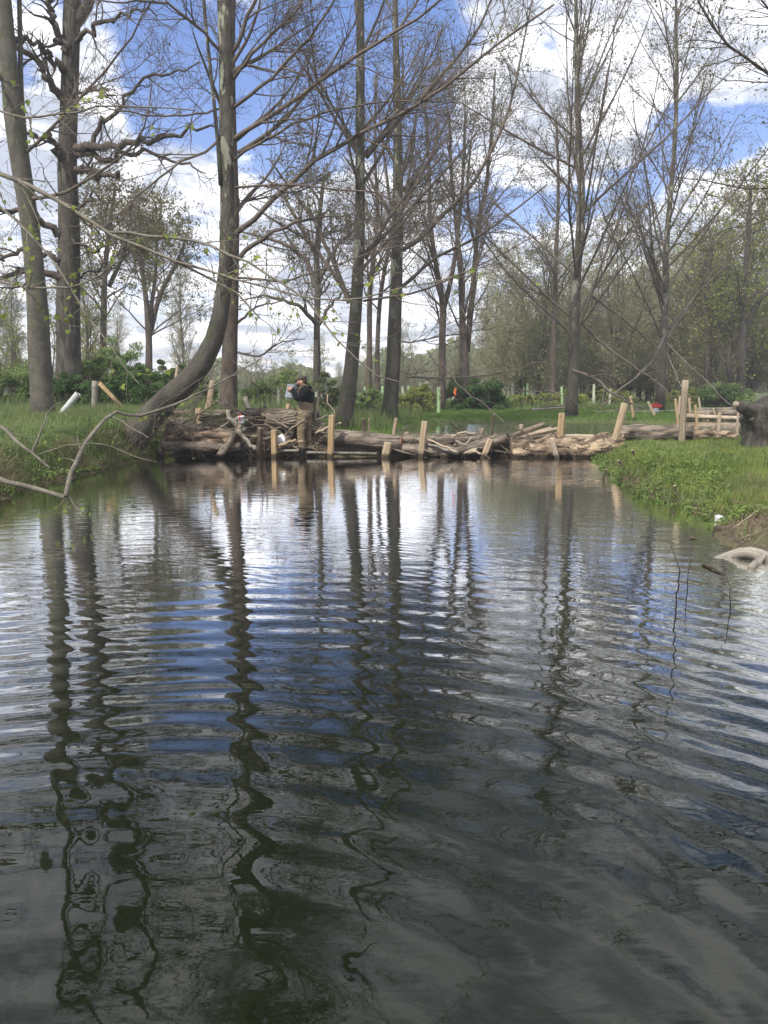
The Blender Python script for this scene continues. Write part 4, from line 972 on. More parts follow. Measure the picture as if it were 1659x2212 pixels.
# white corrugated guard tube on the left bank
def tube_obj(name, label, a, b_, r, m_, cat, group=None, wall=.004, k=18, rings=9):
    e = empty(name, b_, label, cat, group)
    P = cr([a, b_], rings); rr = r*(1+.03*np.sin(np.arange(rings)*2.1))
    T = Tubes().add(P, rr, k).add(P[::-1], rr[::-1]-wall, k)
    link('shell', T.mesh('shell'), m_, e, b_)
    return e
tube_obj('guard_tube', 'white plastic tube leaning on the left bank by the beech', at(169, 850, 17.3), at(132, 894, 17.3), wpx(13, 150, 870, 17.3)/2, 'tube_white', 'tree guard')
rng = np.random.default_rng(500)
tg = [(948, 836, 882, 8, 31), (601, 838, 872, 6, 24), (665, 845, 872, 5, 30), (683, 846, 880, 5, 26), (709, 845, 868, 5, 30), (560, 868, 884, 5, 30)]
for i in range(46):
    px = rng.uniform(860, 1345) if i < 34 else rng.uniform(620, 850); D = rng.uniform(38, 52); tg.append((px, None, None, rng.uniform(4, 6), D))
for i, (px, yt, yb, w_, D) in enumerate(tg):
    x_ = at(px, 850, D)[0]; b_ = np.array((x_, D, hz(x_, D))); 
    if yt: a = at(px, yt, D)
    else: a = b_+np.array((rng.normal()*.04, rng.normal()*.04, rng.uniform(.85, 1.25)))
    lab = ['tall green tree guard tube standing alone left of the dark bush', 'pale green guard tube left of the grey bucket', 'green guard tube just behind the person',
           'narrow green guard tube right of the person\'s shoulder', 'pale green guard tube between person and mottled trunk', 'small guard tube behind the brush heap'][i] if i < 6 else 'pale green tree guard tube in the young planting behind the meadow'
    e = tube_obj('guard_tube', lab, a, b_, wpx(w_, px, 850, D)/2, 'tube_green' if i % 2 == 0 else 'tube_pale', 'tree guard', 'tree guard tubes in the planting' if i >= 6 else None, k=8, rings=4)
    T = Tubes().add(cr([a+(.06, .02, .05), b_+(.06, .02, -.1)], 3), [.018]*3, 4, cap=True); link('support_stake', T.mesh('support_stake', False), 'tanpost', e, b_)

# driftwood sticks of the brush heap, each its own
def stick(label, pts, r0, r1, m_, name='stick', group=None, rng=None, twigs=0, n=9, cat='stick', wb=.012):
    P = cr(pts, n); 
    if rng is not None: P[1:-1] += rng.normal(size=(n-2, 3))*wb
    T = Tubes().add(P, np.linspace(r0, r1, n), 7, cap=True, lump=.3, seed=int(abs(P[0, 0])*100))
    if twigs:
        a2 = spawn(P[None], np.linspace(r0, r1, n)[None], rng, twigs, .2, 1., .7, .3, 4, .12, 0, .5, rmin=.004); T.add(*a2, 4)
    c = P.mean(0)
    return tag(link(name, T.mesh(name), m_, None, c), label, cat, group)
rng = np.random.default_rng(600)
S_ = lambda lab, pts, D, w0, w1, m_, tw=0: stick(lab, [at(a, b_, D+(q[0] if q else 0)) for a, b_, *q in pts], w0/F*D/2, w1/F*D/2, m_, 'driftwood', None, rng, tw, cat='driftwood')
S_('thick pale driftwood limb slanting down left into the water, in front of the heap', [(523, 915, .1), (505, 940), (474, 985, -.3)], 16.9, 13, 16, 'sticks')
S_('grey driftwood limb crossing it, slanting down right', [(515, 928), (530, 950), (551, 972, -.2)], 16.8, 10, 9, 'driftwood')
S_('forked grey driftwood root standing up beside the bucket', [(492, 885), (496, 905), (512, 920), (530, 930)], 17.0, 9, 14, 'driftwood')
S_('second prong of forked driftwood leaning on the heap', [(500, 912), (515, 905), (535, 910)], 17.1, 8, 8, 'driftwood')
S_('pale bent stick running down right in the middle of the dam', [(968, 938, .2), (925, 950), (990, 978, -.2)][1:] , 16.8, 5, 5, 'palewood')
S_('long thin pale stick from behind the log to the water by the leaning stake', [(888, 940, .5), (925, 958, .1), (987, 982, -.2)], 16.9, 6, 6, 'driftwood')
S_('curved white stick arching over the upper cracked log', [(974, 948), (985, 938), (1005, 934), (1028, 936)], 17.3, 4, 4, 'palewood')
S_('bent white stick at the waterline by the tan stake', [(1017, 975), (1035, 978), (1060, 992, -.1)], 16.8, 6, 5, 'palewood')
S_('pale stick pointing up right from the person\'s pole', [(682, 936), (712, 922), (738, 914)], 17.0, 5, 4, 'palewood')
S_('freshly split yellow wood strip beside the white tub', [(603, 963), (625, 955), (640, 950)], 16.7, 7, 6, 'tanpost')
S_('second split yellow strip resting just below the first', [(603, 967), (630, 959), (655, 953)], 16.75, 5, 5, 'tanpost')
S_('long pale stick over the top of the heap pointing at the person', [(565, 896), (595, 910), (624, 925)], 16.9, 6, 6, 'sticks')
for j, (a, b_) in enumerate([((596, 903), (638, 896)), ((600, 907), (640, 903)), ((600, 912), (640, 908)), ((605, 916), (642, 914)), ((598, 899), (634, 893))]):
    S_('split stick in the grey bundle on the heap, '+['top but one', 'middle', 'lower', 'lowest', 'topmost'][j], [(*a,), (*b_,)], 17.0, 5, 5, 'sticks')
S_('y shaped bare twig standing behind the tall yellow stake', [(716, 898), (722, 886), (708, 873), (707, 852)], 17.6, 2.5, 2.5, 'palewood')
S_('bare stub leaning in the upper pond behind the dam', [(972, 912), (985, 925), (998, 938)], 18.0, 5, 5, 'darkstick')
S_('dark broken branch leaning on the split wood', [(1085, 935), (1110, 948), (1125, 952)], 17.2, 6, 5, 'darkstick', 2)
S_('root stub poking into the water below the rotten log', [(1225, 975), (1235, 985), (1247, 1000)], 16.6, 8, 4, 'darkstick')
for i in range(95):
    if i >= 60 and i < 74: continue
    if i < 60: px = rng.uniform(385, 700); py = rng.uniform(892, 972)-(12 if px < 560 else 0)
    elif i < 85: px = rng.uniform(900, 1100); py = rng.uniform(944, 984)
    else: px = rng.uniform(1090, 1340); py = rng.uniform(940, 996)
    D = 16.9+.5*(976-py)/80+rng.normal()*.08
    c = at(px, py, D); L = rng.uniform(.35, 1.3)*(1 if i < 85 else .5); a = rng.normal()*.35; yw = rng.normal()*.5
    d = np.array((math.cos(a)*math.cos(yw), math.sin(yw)*.5, math.sin(a)))*L/2
    r = rng.uniform(.008, .026)
    mm = ['sticks', 'sticks', 'driftwood', 'darkstick', 'palewood'][i % 5]
    stick({'sticks': 'brown weathered stick tangled in the brush of the dam', 'driftwood': 'grey bare stick tangled in the brush of the dam', 'darkstick': 'dark wet stick tangled in the brush of the dam', 'palewood': 'pale peeled stick tangled in the brush of the dam'}[mm],
          [c-d, c+np.array((0, 0, rng.normal()*.05)), c+d], r, r*.55, mm, 'stick', 'loose sticks heaped on the dam', rng, 1.5)
# fine brushwood
T = Tubes(); rng = np.random.default_rng(601); n = 2400
px = np.where(rng.random(n) < .6, rng.uniform(370, 700, n), rng.uniform(870, 1130, n)); py = rng.uniform(900, 984, n)
py = np.where(px > 860, rng.uniform(942, 988, n), py)
cs = np.array([at(a, b_, 17.05+.62*(984-b_)/80+.12+q) for a, b_, q in zip(px, py, rng.normal(size=n)*.1)])
d = norm(rng.normal(size=(n, 3))*(1, .5, .55))*rng.uniform(.06, .28, n)[:, None]
T.add(np.stack((cs-d, cs+rng.normal(size=(n, 3))*.015, cs+d), 1), np.tile([.007, .006, .003], (n, 1))*rng.uniform(.6, 1.4, (n, 1)), 4)
tag(link('brushwood', T.mesh('brushwood'), 'sticks'), 'fine twigs and brushwood packed between the logs of the dam', 'brushwood', None, 'stuff')

# ------------------------------------------------------------------ pollard stump on the right bank
rng = np.random.default_rng(700)
e = empty('pollard_stump', (*at(1650, 957, 15.6)[:2], hz(*at(1650, 957, 15.6)[:2])), 'thick grey pollarded stump at the right edge with a cut knob on its left', 'stump')
bs = at(1655, 970, 15.6)
P = cr([at(1652, 975, 15.6), at(1654, 950, 15.6), at(1656, 920, 15.6), at(1656, 895, 15.6), at(1650, 876, 15.6), at(1646, 868, 15.6)], 16)
rr = np.interp(np.linspace(0, 1, 16), [0, .2, .6, .85, 1], [.56, .49, .47, .52, .40])
link('trunk', Tubes().add(P, rr, 36, cap=True, lump=.22, rough=.02, seed=5).mesh('trunk'), 'stumpbark', e, bs)
P = cr([at(1650, 905, 15.5), at(1625, 893, 15.4), at(1605, 884, 15.35), at(1593, 878, 15.3)], 10)
kn = link('knob', Tubes().add(P, np.array([.34, .3, .25, .2, .17, .15, .135, .125, .12, .11]), 20, cap=True, lump=.35, rough=.04, seed=6).mesh('knob'), 'stumpbark', e, bs)
e.location = Vector(bs)
P = cr([at(1592, 874, 15.25), at(1588, 872, 15.2)], 3)
link('cut_face', Tubes().add(P, [.05, .06, .05], 12, cap=True, lump=.3, seed=9).mesh('cut_face'), 'palewood', e, bs)

# ------------------------------------------------------------------ right bank: cut saplings, driftwood root, twigs in water
for i, (a, b_, D, w_, lab) in enumerate([
    ((1366, 973), (1382, 1005), 13.8, 5, 'longest cut sapling stub, leaning left at the bank corner'), ((1336, 995), (1350, 1012), 13.8, 6, 'dark forked stub low at the bank corner'),
    ((1352, 1010), (1366, 1022), 13.2, 5, 'short stub leaning left over the bank edge'), ((1310, 1015), (1300, 1042), 12.9, 5, 'thin dark stub standing in the water at the bank corner'),
    ((1488, 976), (1490, 990), 13.0, 5, 'pale topped stub behind on the lawn'), ((1451, 982), (1458, 996), 13., 4, 'short leaning stub on the lawn'),
    ((1499, 1000), (1503, 1010), 11.6, 7, 'low brown stub on the lawn centre'), ((1457, 1050), (1460, 1065), 10.4, 7, 'low stub in the leafy cover near the water'),
    ((1479, 1003), (1484, 1014), 12., 5, 'tiny stub beside the grass tuft')]):
    stake(lab, a, b_, D, w_, 'darkstick', k=7, name='sapling_stub', cat='stub', group='cut sapling stubs on the right bank', down=.15)
rng = np.random.default_rng(701)
e = empty('driftwood_root', gnd(1640, 1215), 'smooth pale driftwood root arching out of the water at the right edge', 'driftwood')
o_ = gnd(1640, 1215)
P = cr([(*gnd(1535, 1207)[:2], -.02), at(1568, 1203, 6.95), at(1598, 1196, 6.9), at(1625, 1196, 6.85), at(1652, 1208, 6.8), at(1682, 1232, 6.8), (*gnd(1720, 1250)[:2], -.1)], 22)
rr = np.interp(np.linspace(0, 1, 22), [0, .15, .35, .5, .7, 1], [.012, .04, .07, .088, .095, .10])
link('limb', Tubes().add(P, rr, 28, cap=True, lump=.3, rough=.03, seed=11).mesh('limb'), 'driftwood', e, o_)
P = cr([at(1650, 1196, 6.8), at(1640, 1212, 6.7), (*gnd(1622, 1228)[:2], .0)], 8)
link('broken_stub', Tubes().add(P, np.linspace(.03, .035, 8), 16, cap=True, lump=.5, seed=14).mesh('broken_stub'), 'driftwood', e, o_)
def wtwig(lab, pts, r, m_='darkstick', tw=0):
    return stick(lab, pts, r, r*.5, m_, 'twig', None, rng, tw, n=10, cat='twig', wb=.004)
wtwig('long thin crooked twig standing out of the water, left of the driftwood root', [gnd(1457, 1318)+(0, 0, -.1), at(1462, 1290, gnd(1457, 1318)[1]), at(1468, 1230, 4.55), at(1459, 1200, 4.6), at(1447, 1170, 4.65)], .0055)
wtwig('straight short twig standing out of the water beside the crooked one', [gnd(1486, 1262)+(0, 0, -.1), at(1488, 1230, 5.6), at(1487, 1198, 5.6)], .004)
wtwig('small twig rising from the water below the driftwood root', [gnd(1578, 1310)+(0, 0, -.1), at(1576, 1270, 5.1), at(1570, 1240, 5.1)], .004)
wtwig('dark stick floating at the surface left of the driftwood root', [gnd(1520, 1222)+(0, 0, .01), gnd(1545, 1234)+(0, 0, .014), gnd(1566, 1242)+(0, 0, .0)], .014)
wtwig('thin twig leaning in the shallows above the dead leaf', [gnd(1495, 1120)+(0, 0, .12), gnd(1515, 1152)+(0, 0, -.02)], .004)
wtwig('long straw-coloured stick lying on the muddy shore', [gnd(1590, 1185)+(0, 0, .07), gnd(1660, 1180)+(.3, .3, .2)], .007, 'sticks')
wtwig('pale stick slanting over the shore at the right edge', [gnd(1560, 1162)+(0, 0, .03), gnd(1640, 1110, .2)+(0, 0, .05)], .006, 'palewood')
wtwig('brown stick slanting high over the shore grass', [gnd(1575, 1090, .2)+(0, 0, .05), gnd(1665, 1105, .25)+(0, 0, .03)], .005, 'sticks')
# pale stone and dead leaf
def blob(name, label, c, s_, m_, cat, seed):
    rng = np.random.default_rng(seed); bm = bmesh.new(); bmesh.ops.create_icosphere(bm, subdivisions=3, radius=1)
    for v in bm.verts:
        p = v.co; f = 1+.16*math.sin(p.x*3+seed)+.14*math.sin(p.y*4+1)+.12*math.sin(p.z*5+p.x*2)
        v.co = Vector((p.x*s_[0]*f, p.y*s_[1]*f, p.z*s_[2]*f))
    me = bpy.data.meshes.new(name); bm.to_mesh(me); bm.free(); me.polygons.foreach_set('use_smooth', [True]*len(me.polygons))
    o = link(name, me, m_); o.location = Vector(c); return tag(o, label, cat)
blob('stone', 'small white stone at the edge of the mud by the right shore', gnd(1556, 1130)+(0, 0, .04), (.06, .05, .05), 'stone_white', 'stone', 3)
blob('stone', 'muddy brown stone beside the white one', gnd(1572, 1150)+(0, 0, .02), (.13, .1, .06), 'logbark', 'stone', 5)
P0 = gnd(1500, 1163)
T = maple('dead_leaf', np.array([P0+(0, 0, .008)]), np.array([.09]), np.random.default_rng(4))
V_ = np.array([v.co for v in T.vertices]); 
for v in T.vertices: v.co.z = .008+(v.co.z-.008)*.12
tag(link('dead_leaf', T, 'deadleaf'), 'orange brown dead leaf floating in the shallows', 'leaf')

# ------------------------------------------------------------------ near forked branch, bottom left
rng = np.random.default_rng(702)
base = at(140, 1070, 8.6)
e = empty('fallen_branch', base, 'forked grey branch dipping to the water at the left, bright leaves at its tip', 'branch')
B = Tubes()
L = [img_limb([(-260, 940, 9.6), (-60, 1010, 9.0), (0, 1036, 8.85), (60, 1052, 8.7), (105, 1063, 8.65), (142, 1072, 8.6)], .04, .026, 16, rng, .006),
     img_limb([(142, 1072, 8.6), (150, 1035, 8.7), (170, 985, 9.), (200, 935, 9.3), (240, 897, 9.6), (262, 890, 9.7), (290, 900, 9.8), (345, 885, 10), (420, 855, 10.3), (500, 812, 10.7), (560, 775, 11)], .028, .008, 24, rng, .006),
     img_limb([(-60, 880, 9.6), (0, 920, 9.3), (40, 955, 9.1), (75, 985, 8.95), (105, 1010, 8.9)], .03, .012, 12, rng, .008),
     img_limb([(70, 975, 9.), (90, 930, 9.1), (105, 890, 9.2), (130, 868, 9.3)], .014, .006, 10, rng, .006),
     img_limb([(240, 900, 9.6), (270, 915, 9.5), (300, 935, 9.4), (320, 945, 9.4)], .012, .006, 8, rng, .006),
     img_limb([(75, 985, 9.), (140, 965, 9.), (220, 960, 9.), (300, 990, 9.), (340, 1000, 9.)], .009, .003, 12, rng, .006),
     img_limb([(150, 1072, 8.6), (165, 1098, 8.55), (185, 1108, 8.5)], .006, .003, 6),
     img_limb([(145, 1072, 8.6), (120, 1100, 8.5), (85, 1112, 8.45)], .005, .003, 6)]
for P, Rr in L: B.add(P, Rr, 10, lump=.15, seed=4)
tw = [spawn(P, Rr, rng, 2.2, .1, 1., .8, .45, 5, .12, .0, .4, rmin=.003) for P, Rr in L[:5]]
[B.add(*t, 4) for t in tw]; link('limb', B.mesh('limb'), 'twig_grey', e, base)
pp = [t[0][:, -1] for t in tw]+[np.array([at(*q) for q in [(182, 1106, 8.5), (190, 1112, 8.5), (178, 1100, 8.52), (120, 1096, 8.5), (132, 1094, 8.5), (86, 1110, 8.45), (98, 1108, 8.45), (140, 1100, 8.5), (184, 1120, 8.5), (150, 1090, 8.5)]])]
pp = np.concatenate(pp); pp = pp+rng.normal(size=pp.shape)*.012
link('leaves', maple('leaves', pp, rng.uniform(.03, .065, len(pp)), rng), 'leaf_spring', e, base)
# leafy sprays at the top middle, reaching in from above
base = at(1040, -300, 8.)
e = empty('leafy_spray', base, 'thin hanging spray with round young leaves near the top of the view', 'branch')
L = [img_limb([(820, -420, 8.4), (960, -300, 8.2), (1030, -120, 8), (1060, 40, 7.9), (1085, 110, 7.9)], .02, .003, 14, rng, .01),
     img_limb([(1030, -120, 8), (1090, 20, 7.9), (1105, 150, 7.9), (1100, 170, 7.9)], .008, .002, 10, rng, .01),
     img_limb([(820, -420, 8.4), (740, -120, 8.3), (660, 0, 8.2), (560, 30, 8.1)], .015, .003, 12, rng, .01)]
B = Tubes(); [B.add(P, Rr, 6) for P, Rr in L]
tw = [spawn(P, Rr, rng, 3.0, .4, 1., .8, .35, 5, .12, -.02, .5, rmin=.002) for P, Rr in L]; [B.add(*t, 4) for t in tw]
link('limb', B.mesh('limb'), 'twig_grey', e, base)
pp = np.concatenate([t[0][:, 2:].reshape(-1, 3) for t in tw]); pp = pp+rng.normal(size=pp.shape)*.02
link('leaves', maple('leaves', pp, rng.uniform(.02, .04, len(pp)), rng), 'leaf_spring', e, base)

# ------------------------------------------------------------------ small things: tubs, saw, can, tape
def lathe(prof, k=28):
    n = len(prof); a = np.arange(k)*2*math.pi/k
    V = np.array([(r*math.cos(t), r*math.sin(t), z_) for r, z_ in prof for t in a]); loops = []; tot = []
    for i in range(n-1):
        for j in range(k): loops += [i*k+j, i*k+(j+1) % k, (i+1)*k+(j+1) % k, (i+1)*k+j]; tot.append(4)
    return mesh_np('l', V, loops, tot)
def thing_at(name, label, cat, loc, rot=(0, 0, 0)):
    e = empty(name, loc, label, cat); e.rotation_euler = rot; return e
def part(name, me, m_, e): 
    o = bpy.data.objects.new(name, me); COL.objects.link(o); me.materials.append(MATS[m_]); o.parent = e; me.name = name; return o
def box_mesh(c, s_, bev=.006):
    bm = bmesh.new(); bmesh.ops.create_cube(bm, size=1)
    for v in bm.verts: v.co = Vector((v.co.x*s_[0]+c[0], v.co.y*s_[1]+c[1], v.co.z*s_[2]+c[2]))
    bmesh.ops.bevel(bm, geom=bm.edges[:], offset=min(bev, min(s_)*.3), segments=2, affect='EDGES')
    me = bpy.data.meshes.new('b'); bm.to_mesh(me); bm.free(); return me
e = thing_at('bucket', 'small white bucket with a red strap on top of the brush heap', 'bucket', at(522, 914, 16.95), (R(5), R(-4), 0))
part('shell', lathe([(0, 0), (.058, 0), (.062, .01), (.07, .12), (.0745, .122), (.0745, .132), (.068, .132), (.058, .012), (0, .012)]), 'bucket_white', e)
part('lid', lathe([(0, .135), (.07, .135), (.079, .133), (.079, .152), (.072, .158), (0, .158)]), 'bucket_white', e)
part('strap', Tubes().add(cr([(-.02, -.08, .02), (-.02, -.084, .14), (-.01, -.03, .18), (.0, .0, .2), (.02, .05, .165)], 12), np.full(12, .008), 6, cap=True).add(cr([(.03, -.08, .1), (.0, -.06, .165), (-.05, .02, .165)], 8), np.full(8, .006), 6, cap=True).mesh('s'), 'red', e)
e = thing_at('tub', 'white plastic tub lying tipped beside the short orange stake', 'tub', at(606, 956, 17.0), (R(-65), R(25), 0))
part('shell', lathe([(0, 0), (.1, 0), (.108, .01), (.12, .15), (.13, .152), (.13, .165), (.117, .165), (.1, .012), (0, .012)]), 'bucket_white', e)
part('lid', lathe([(0, .168), (.118, .168), (.126, .166), (.126, .182), (0, .186)]), 'bucket_white', e)
# chainsaw on the grass
c = gnd(967, 905, .5); c[2] = hz(c[0], c[1])+.06
e = thing_at('chainsaw', 'small red chainsaw lying on the meadow grass', 'chainsaw', c, (0, 0, R(8)))
part('body', box_mesh((0.05, 0, .05), (.22, .14, .14), .03), 'orange_case', e)
part('handle', Tubes().add(cr([(-.03, 0, .1), (-.01, 0, .19), (.08, 0, .2), (.12, 0, .12)], 10), np.full(10, .014), 8, cap=True).add(cr([(.14, 0, .06), (.24, 0, .09), (.26, 0, .02), (.15, 0, .0)], 10), np.full(10, .016), 8, cap=True).mesh('h'), 'blackplastic', e)
part('guide_bar', box_mesh((-.2, -.04, .03), (.34, .012, .06), .005), 'blackplastic', e)
c = gnd(1415, 893, .45); c[2] = hz(c[0], c[1])+.1
e = thing_at('fuel_can', 'red lidded grey can on the far meadow by the slim pale trunk', 'can', c)
part('body', box_mesh((0, 0, .08), (.24, .2, .24), .03), 'greypost' if False else 'tube_white', e)
part('lid', box_mesh((0, 0, .24), (.46, .3, .1), .03), 'red', e)
part('handle', Tubes().add(cr([(-.1, 0, .28), (-.08, 0, .36), (.08, 0, .36), (.1, 0, .28)], 9), np.full(9, .014), 6, cap=True).mesh('h'), 'red', e)
# flagging tape tied to the hanging bough
c = at(983, 846, 20.3)
T = Tubes().add(cr([c+(0, 0, .09), c+(.01, 0, .04), c+(-.01, 0, -.02), c+(.02, 0, -.12)], 8), np.array([.02, .03, .03, .028, .03, .03, .025, .012]), 6, cap=True)
tag(link('flagging_tape', T.mesh('t'), 'orange_tape', None, c), 'strip of orange flagging tape tied to a bare bough over the meadow', 'tape')
# sprig on the dam
shrub('sprig', 'small leafy sprig growing on top of the dam beside the split wood', 1075, 948, 17.4, 34, 36, 260, 'cover', .04, 910, clumps=6)
shrub('grass_tuft', 'blue green spiky tuft on the right bank', 1478, 1010, 11.8, 22, 18, 120, 'leaf_shrub', .03, 911, clumps=6, cat='plant')

# ------------------------------------------------------------------ person in waders
def fused(name, caps, m_, parent, voxel=.012, ell=(), smooth=2):
    """capsule chains and ellipsoids fused into one continuous skin"""
    T = Tubes()
    for pts, rad in caps:
        n = max(8, 6*len(pts)); p4 = cr(np.array([(*p, r) for p, r in zip(pts, rad)]), n)
        T.add(p4[:, :3], p4[:, 3], 16, cap=True)
    bm = bmesh.new()
    if T.n: tmp = T.mesh('t'); bm.from_mesh(tmp)
    for pts, rad in caps:
        for p, r in ((pts[0], rad[0]), (pts[-1], rad[-1])):
            bmesh.ops.create_icosphere(bm, subdivisions=3, radius=r*.99, matrix=Matrix.Translation(Vector(p)))
    for c, s_, rot in ell:
        M = Matrix.Translation(Vector(c)) @ Matrix.Rotation(rot, 4, 'Y') @ Matrix.Diagonal((*s_, 1))
        bmesh.ops.create_icosphere(bm, subdivisions=4, radius=1, matrix=M)
    me = bpy.data.meshes.new(name); bm.to_mesh(me); bm.free()
    o = bpy.data.objects.new('tmp', me); COL.objects.link(o)
    md = o.modifiers.new('r', 'REMESH'); md.mode = 'VOXEL'; md.voxel_size = voxel
    ms = o.modifiers.new('s', 'SMOOTH'); ms.iterations = smooth; ms.factor = .5
    dg = bpy.context.evaluated_depsgraph_get(); dg.update()
    nm = bpy.data.meshes.new_from_object(o.evaluated_get(dg)); bpy.data.objects.remove(o)
    nm.polygons.foreach_set('use_smooth', [True]*len(nm.polygons)); nm.name = name; nm.materials.clear()
    o2 = bpy.data.objects.new(name, nm); COL.objects.link(o2); nm.materials.append(MATS[m_]); o2.parent = parent
    return o2
pb = at(658, 979, 17.1); pb[2] = 0.
e = empty('person', pb, 'person at the dam in brown chest waders, black jacket and dark cap, holding a bucket', 'person')
LH = np.array((-.262, -.165, 1.485)); RH = np.array((-.262, .135, 1.42))
def hand(c, side):                  # fingers curl over the rim; thumb from the side of the palm
    out = [([c+(.05, side*.01, -.015), c+(.01, 0, 0)], [.026, .03])]
    for i, (dx, ln) in enumerate(((.024, .05), (.008, .056), (-.008, .052), (-.024, .042))):
        k = c+np.array((-.02, -side*.006, dx)); out.append(([k+(.03, 0, 0), k+(-.012, -side*0, 0), k+(-.012-ln*.5, -side*-.012, -.006), k+(-.012-ln*.85, -side*-.034, -.012)], [.011, .0105, .0095, .0085]))
    out.append(([c+(.02, 0, .022), c+(.0, 0, .048), c+(-.02, side*-.01, .064)], [.013, .0115, .0095]))
    return out
head = np.array((-.035, 0, 1.645))
ell = [(head, (.098, .078, .115), R(-22)), (head+(-.045, 0, -.055), (.055, .052, .06), R(-22)), (head+(-.104, 0, -.028), (.022, .014, .022), 0), (head+(.012, -.078, -.012), (.016, .01, .03), 0), (head+(.012, .078, -.012), (.016, .01, .03), 0),
       (head+(-.086, -.02, -.07), (.012, .02, .007), 0), (head+(-.09, .0, .005), (.02, .045, .012), 0)]
caps = [([(.02, 0, .92), (.03, 0, 1.12), (.05, 0, 1.34), (.05, 0, 1.46)], [.135, .13, .14, .12]), ([(.05, 0, 1.46), (.03, 0, 1.54), (-.0, 0, 1.6)], [.062, .055, .055]),
        ([(.05, -.12, 1.45), (.05, -.17, 1.445), (-.10, -.28, 1.29), (-.20, -.2, 1.43), LH+(.04, -.0, -.01)], [.06, .05, .04, .035, .028]),
        ([(.05, .12, 1.45), (.05, .17, 1.445), (-.11, .26, 1.27), (-.20, .18, 1.37), RH+(.04, .0, -.01)], [.06, .05, .04, .035, .028]),
        ([(.0, -.08, .9), (-.05, -.1, .5), (-.04, -.1, .08), (-.04, -.1, -.05)], [.085, .06, .04, .045]), ([(.04, .08, .9), (.09, .1, .5), (.1, .1, .08), (.1, .1, -.05)], [.085, .06, .04, .045])]
body = fused('body', caps+hand(LH, 1)+hand(RH, -1), 'skin', e, .0065, ell, 1)
fused('waders', [([(.015, 0, .93), (.02, 0, 1.05), (.03, 0, 1.2), (.035, 0, 1.3)], [.165, .165, .165, .15]),
                 ([(-.01, -.075, .92), (-.04, -.09, .72), (-.065, -.1, .5), (-.05, -.1, .3), (-.05, -.1, .16)], [.125, .108, .088, .086, .075]),
                 ([(.05, .07, .92), (.08, .09, .72), (.085, .1, .5), (.1, .1, .3), (.1, .1, .16)], [.12, .1, .082, .078, .072])], 'waders', e, .012,
      [((-.065, -.1, .52), (.09, .085, .09), 0), ((-.045, -.1, .33), (.092, .088, .05), 0), ((-.05, -.1, .24), (.088, .084, .035), 0), ((.1, .1, .34), (.086, .08, .05), 0), ((.02, 0, 1.0), (.172, .17, .05), R(12)), ((.02, 0, 1.12), (.17, .17, .04), R(-10)), ((-.02, -.08, .8), (.13, .1, .05), R(15))], 3)
fused('boots', [([(-.05, -.1, .22), (-.05, -.1, .0), (-.06, -.1, -.1)], [.079, .07, .07]), ([(-.05, -.1, -.1), (-.18, -.11, -.12)], [.06, .05]),
                ([(.1, .1, .22), (.1, .1, .0), (.1, .1, -.1)], [.075, .068, .068]), ([(.1, .1, -.1), (-.03, .09, -.12)], [.06, .05])], 'boot', e, .012)
fused('jacket', [([(.045, 0, 1.27), (.06, 0, 1.36), (.065, 0, 1.46)], [.178, .172, .135]), ([(.06, 0, 1.48), (.05, 0, 1.555)], [.095, .072]),
                 ([(.055, -.1, 1.46), (.055, -.165, 1.44), (-.10, -.285, 1.285), (-.20, -.2, 1.43), LH+(.055, -.0, -.012)], [.1, .088, .068, .056, .042]),
                 ([(.055, .1, 1.46), (.055, .165, 1.44), (-.11, .265, 1.265), (-.20, .18, 1.37), RH+(.055, .0, -.012)], [.1, .088, .068, .056, .042])], 'jacket', e, .011,
      [((.09, 0, 1.51), (.09, .11, .05), R(20)), ((.05, 0, 1.25), (.182, .175, .03), R(8))], 2)
fused('beard', [([head+(-.055, -.05, -.04), head+(-.085, -.03, -.085), head+(-.09, 0, -.1), head+(-.085, .03, -.085), head+(-.055, .05, -.04)], [.022, .026, .028, .026, .022])], 'hair', e, .008)
fused('hair', [], 'hair', e, .008, [(head+(.035, 0, .012), (.078, .082, .085), R(-15))])
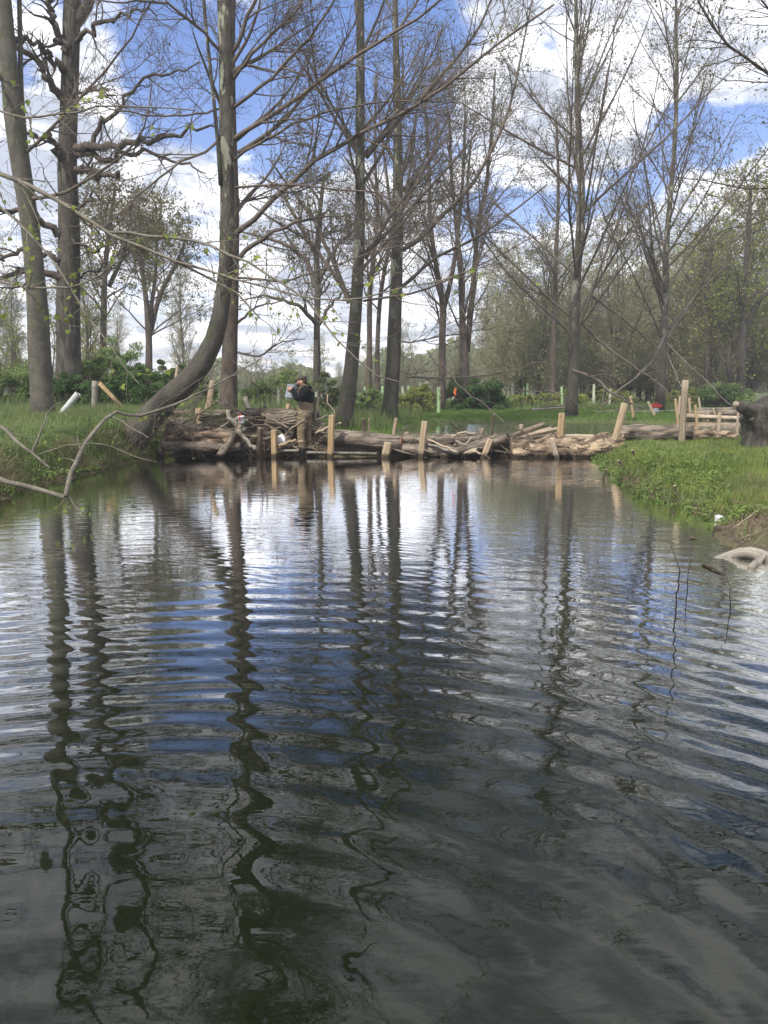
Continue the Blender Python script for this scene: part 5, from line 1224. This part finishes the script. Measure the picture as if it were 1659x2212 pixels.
fused('cap', [([head+(-.07, 0, .055), head+(-.125, 0, .035), head+(-.15, 0, .022)], [.045, .035, .018])], 'cap', e, .008,
      [(head+(.0, 0, .072), (.112, .092, .058), R(-12)), (head+(-.125, 0, .036), (.05, .07, .01), R(-20)), (head+(-.01, 0, .048), (.108, .09, .022), R(-15))])
for s_ in (-1, 1):
    T = Tubes().add(cr([(-.1, s_*.07, 1.3), (-.115, s_*.1, 1.4), (-.02, s_*.13, 1.535), (.08, s_*.1, 1.56), (.2, s_*.05, 1.42)], 14), np.full(14, .016), 6, cap=True)
    part('strap', T.mesh('strap'), 'waders', e)
bk = thing_at('bucket', 'grey plastic bucket held upside down in both hands of the person in waders', 'bucket', pb+np.array((-.285, -.012, 1.30)), (R(3), R(7), 0))
part('shell', lathe([(0, .278), (.088, .28), (.098, .274), (.1, .262), (.128, .018), (.137, .016), (.139, 0), (.132, 0), (.122, .02), (.094, .262), (0, .268)], 36), 'bucket_grey', bk)
part('bail', Tubes().add(cr([(-.13, 0, .03), (-.1, -.12, -.02), (0, -.145, -.03), (.1, -.12, -.02), (.13, 0, .03)], 16), np.full(16, .003), 5).mesh('bail'), 'steel', bk)
# ------------------------------------------------------------------ air
hm = bpy.data.materials.new('haze'); hm.use_nodes = True; MATS['haze'] = hm
N = NT(hm.node_tree); N.n.clear()
pv = N.new('ShaderNodeVolumePrincipled'); pv.inputs['Color'].default_value = (.93, .96, 1, 1); pv.inputs['Density'].default_value = .0016; pv.inputs['Anisotropy'].default_value = .2
N.l.new(pv.outputs[0], N.new('ShaderNodeOutputMaterial').inputs['Volume'])
hx = [(-430, -70, -4), (430, -70, -4), (430, 430, -4), (-430, 430, -4), (-430, -70, 34), (430, -70, 34), (430, 430, 34), (-430, 430, 34)]
tag(link('haze', mesh_np('haze', hx, [0, 3, 2, 1, 4, 5, 6, 7, 0, 1, 5, 4, 1, 2, 6, 5, 2, 3, 7, 6, 3, 0, 4, 7], [4]*6, None, False), 'haze'), kind='stuff')
sc.cycles.volume_bounces = 0
for o in bpy.data.objects:
    if len(str(o.get('label', '')).split()) > 15: print('LONG', o['label'])
print('verts', sum(len(m.vertices) for m in bpy.data.meshes))
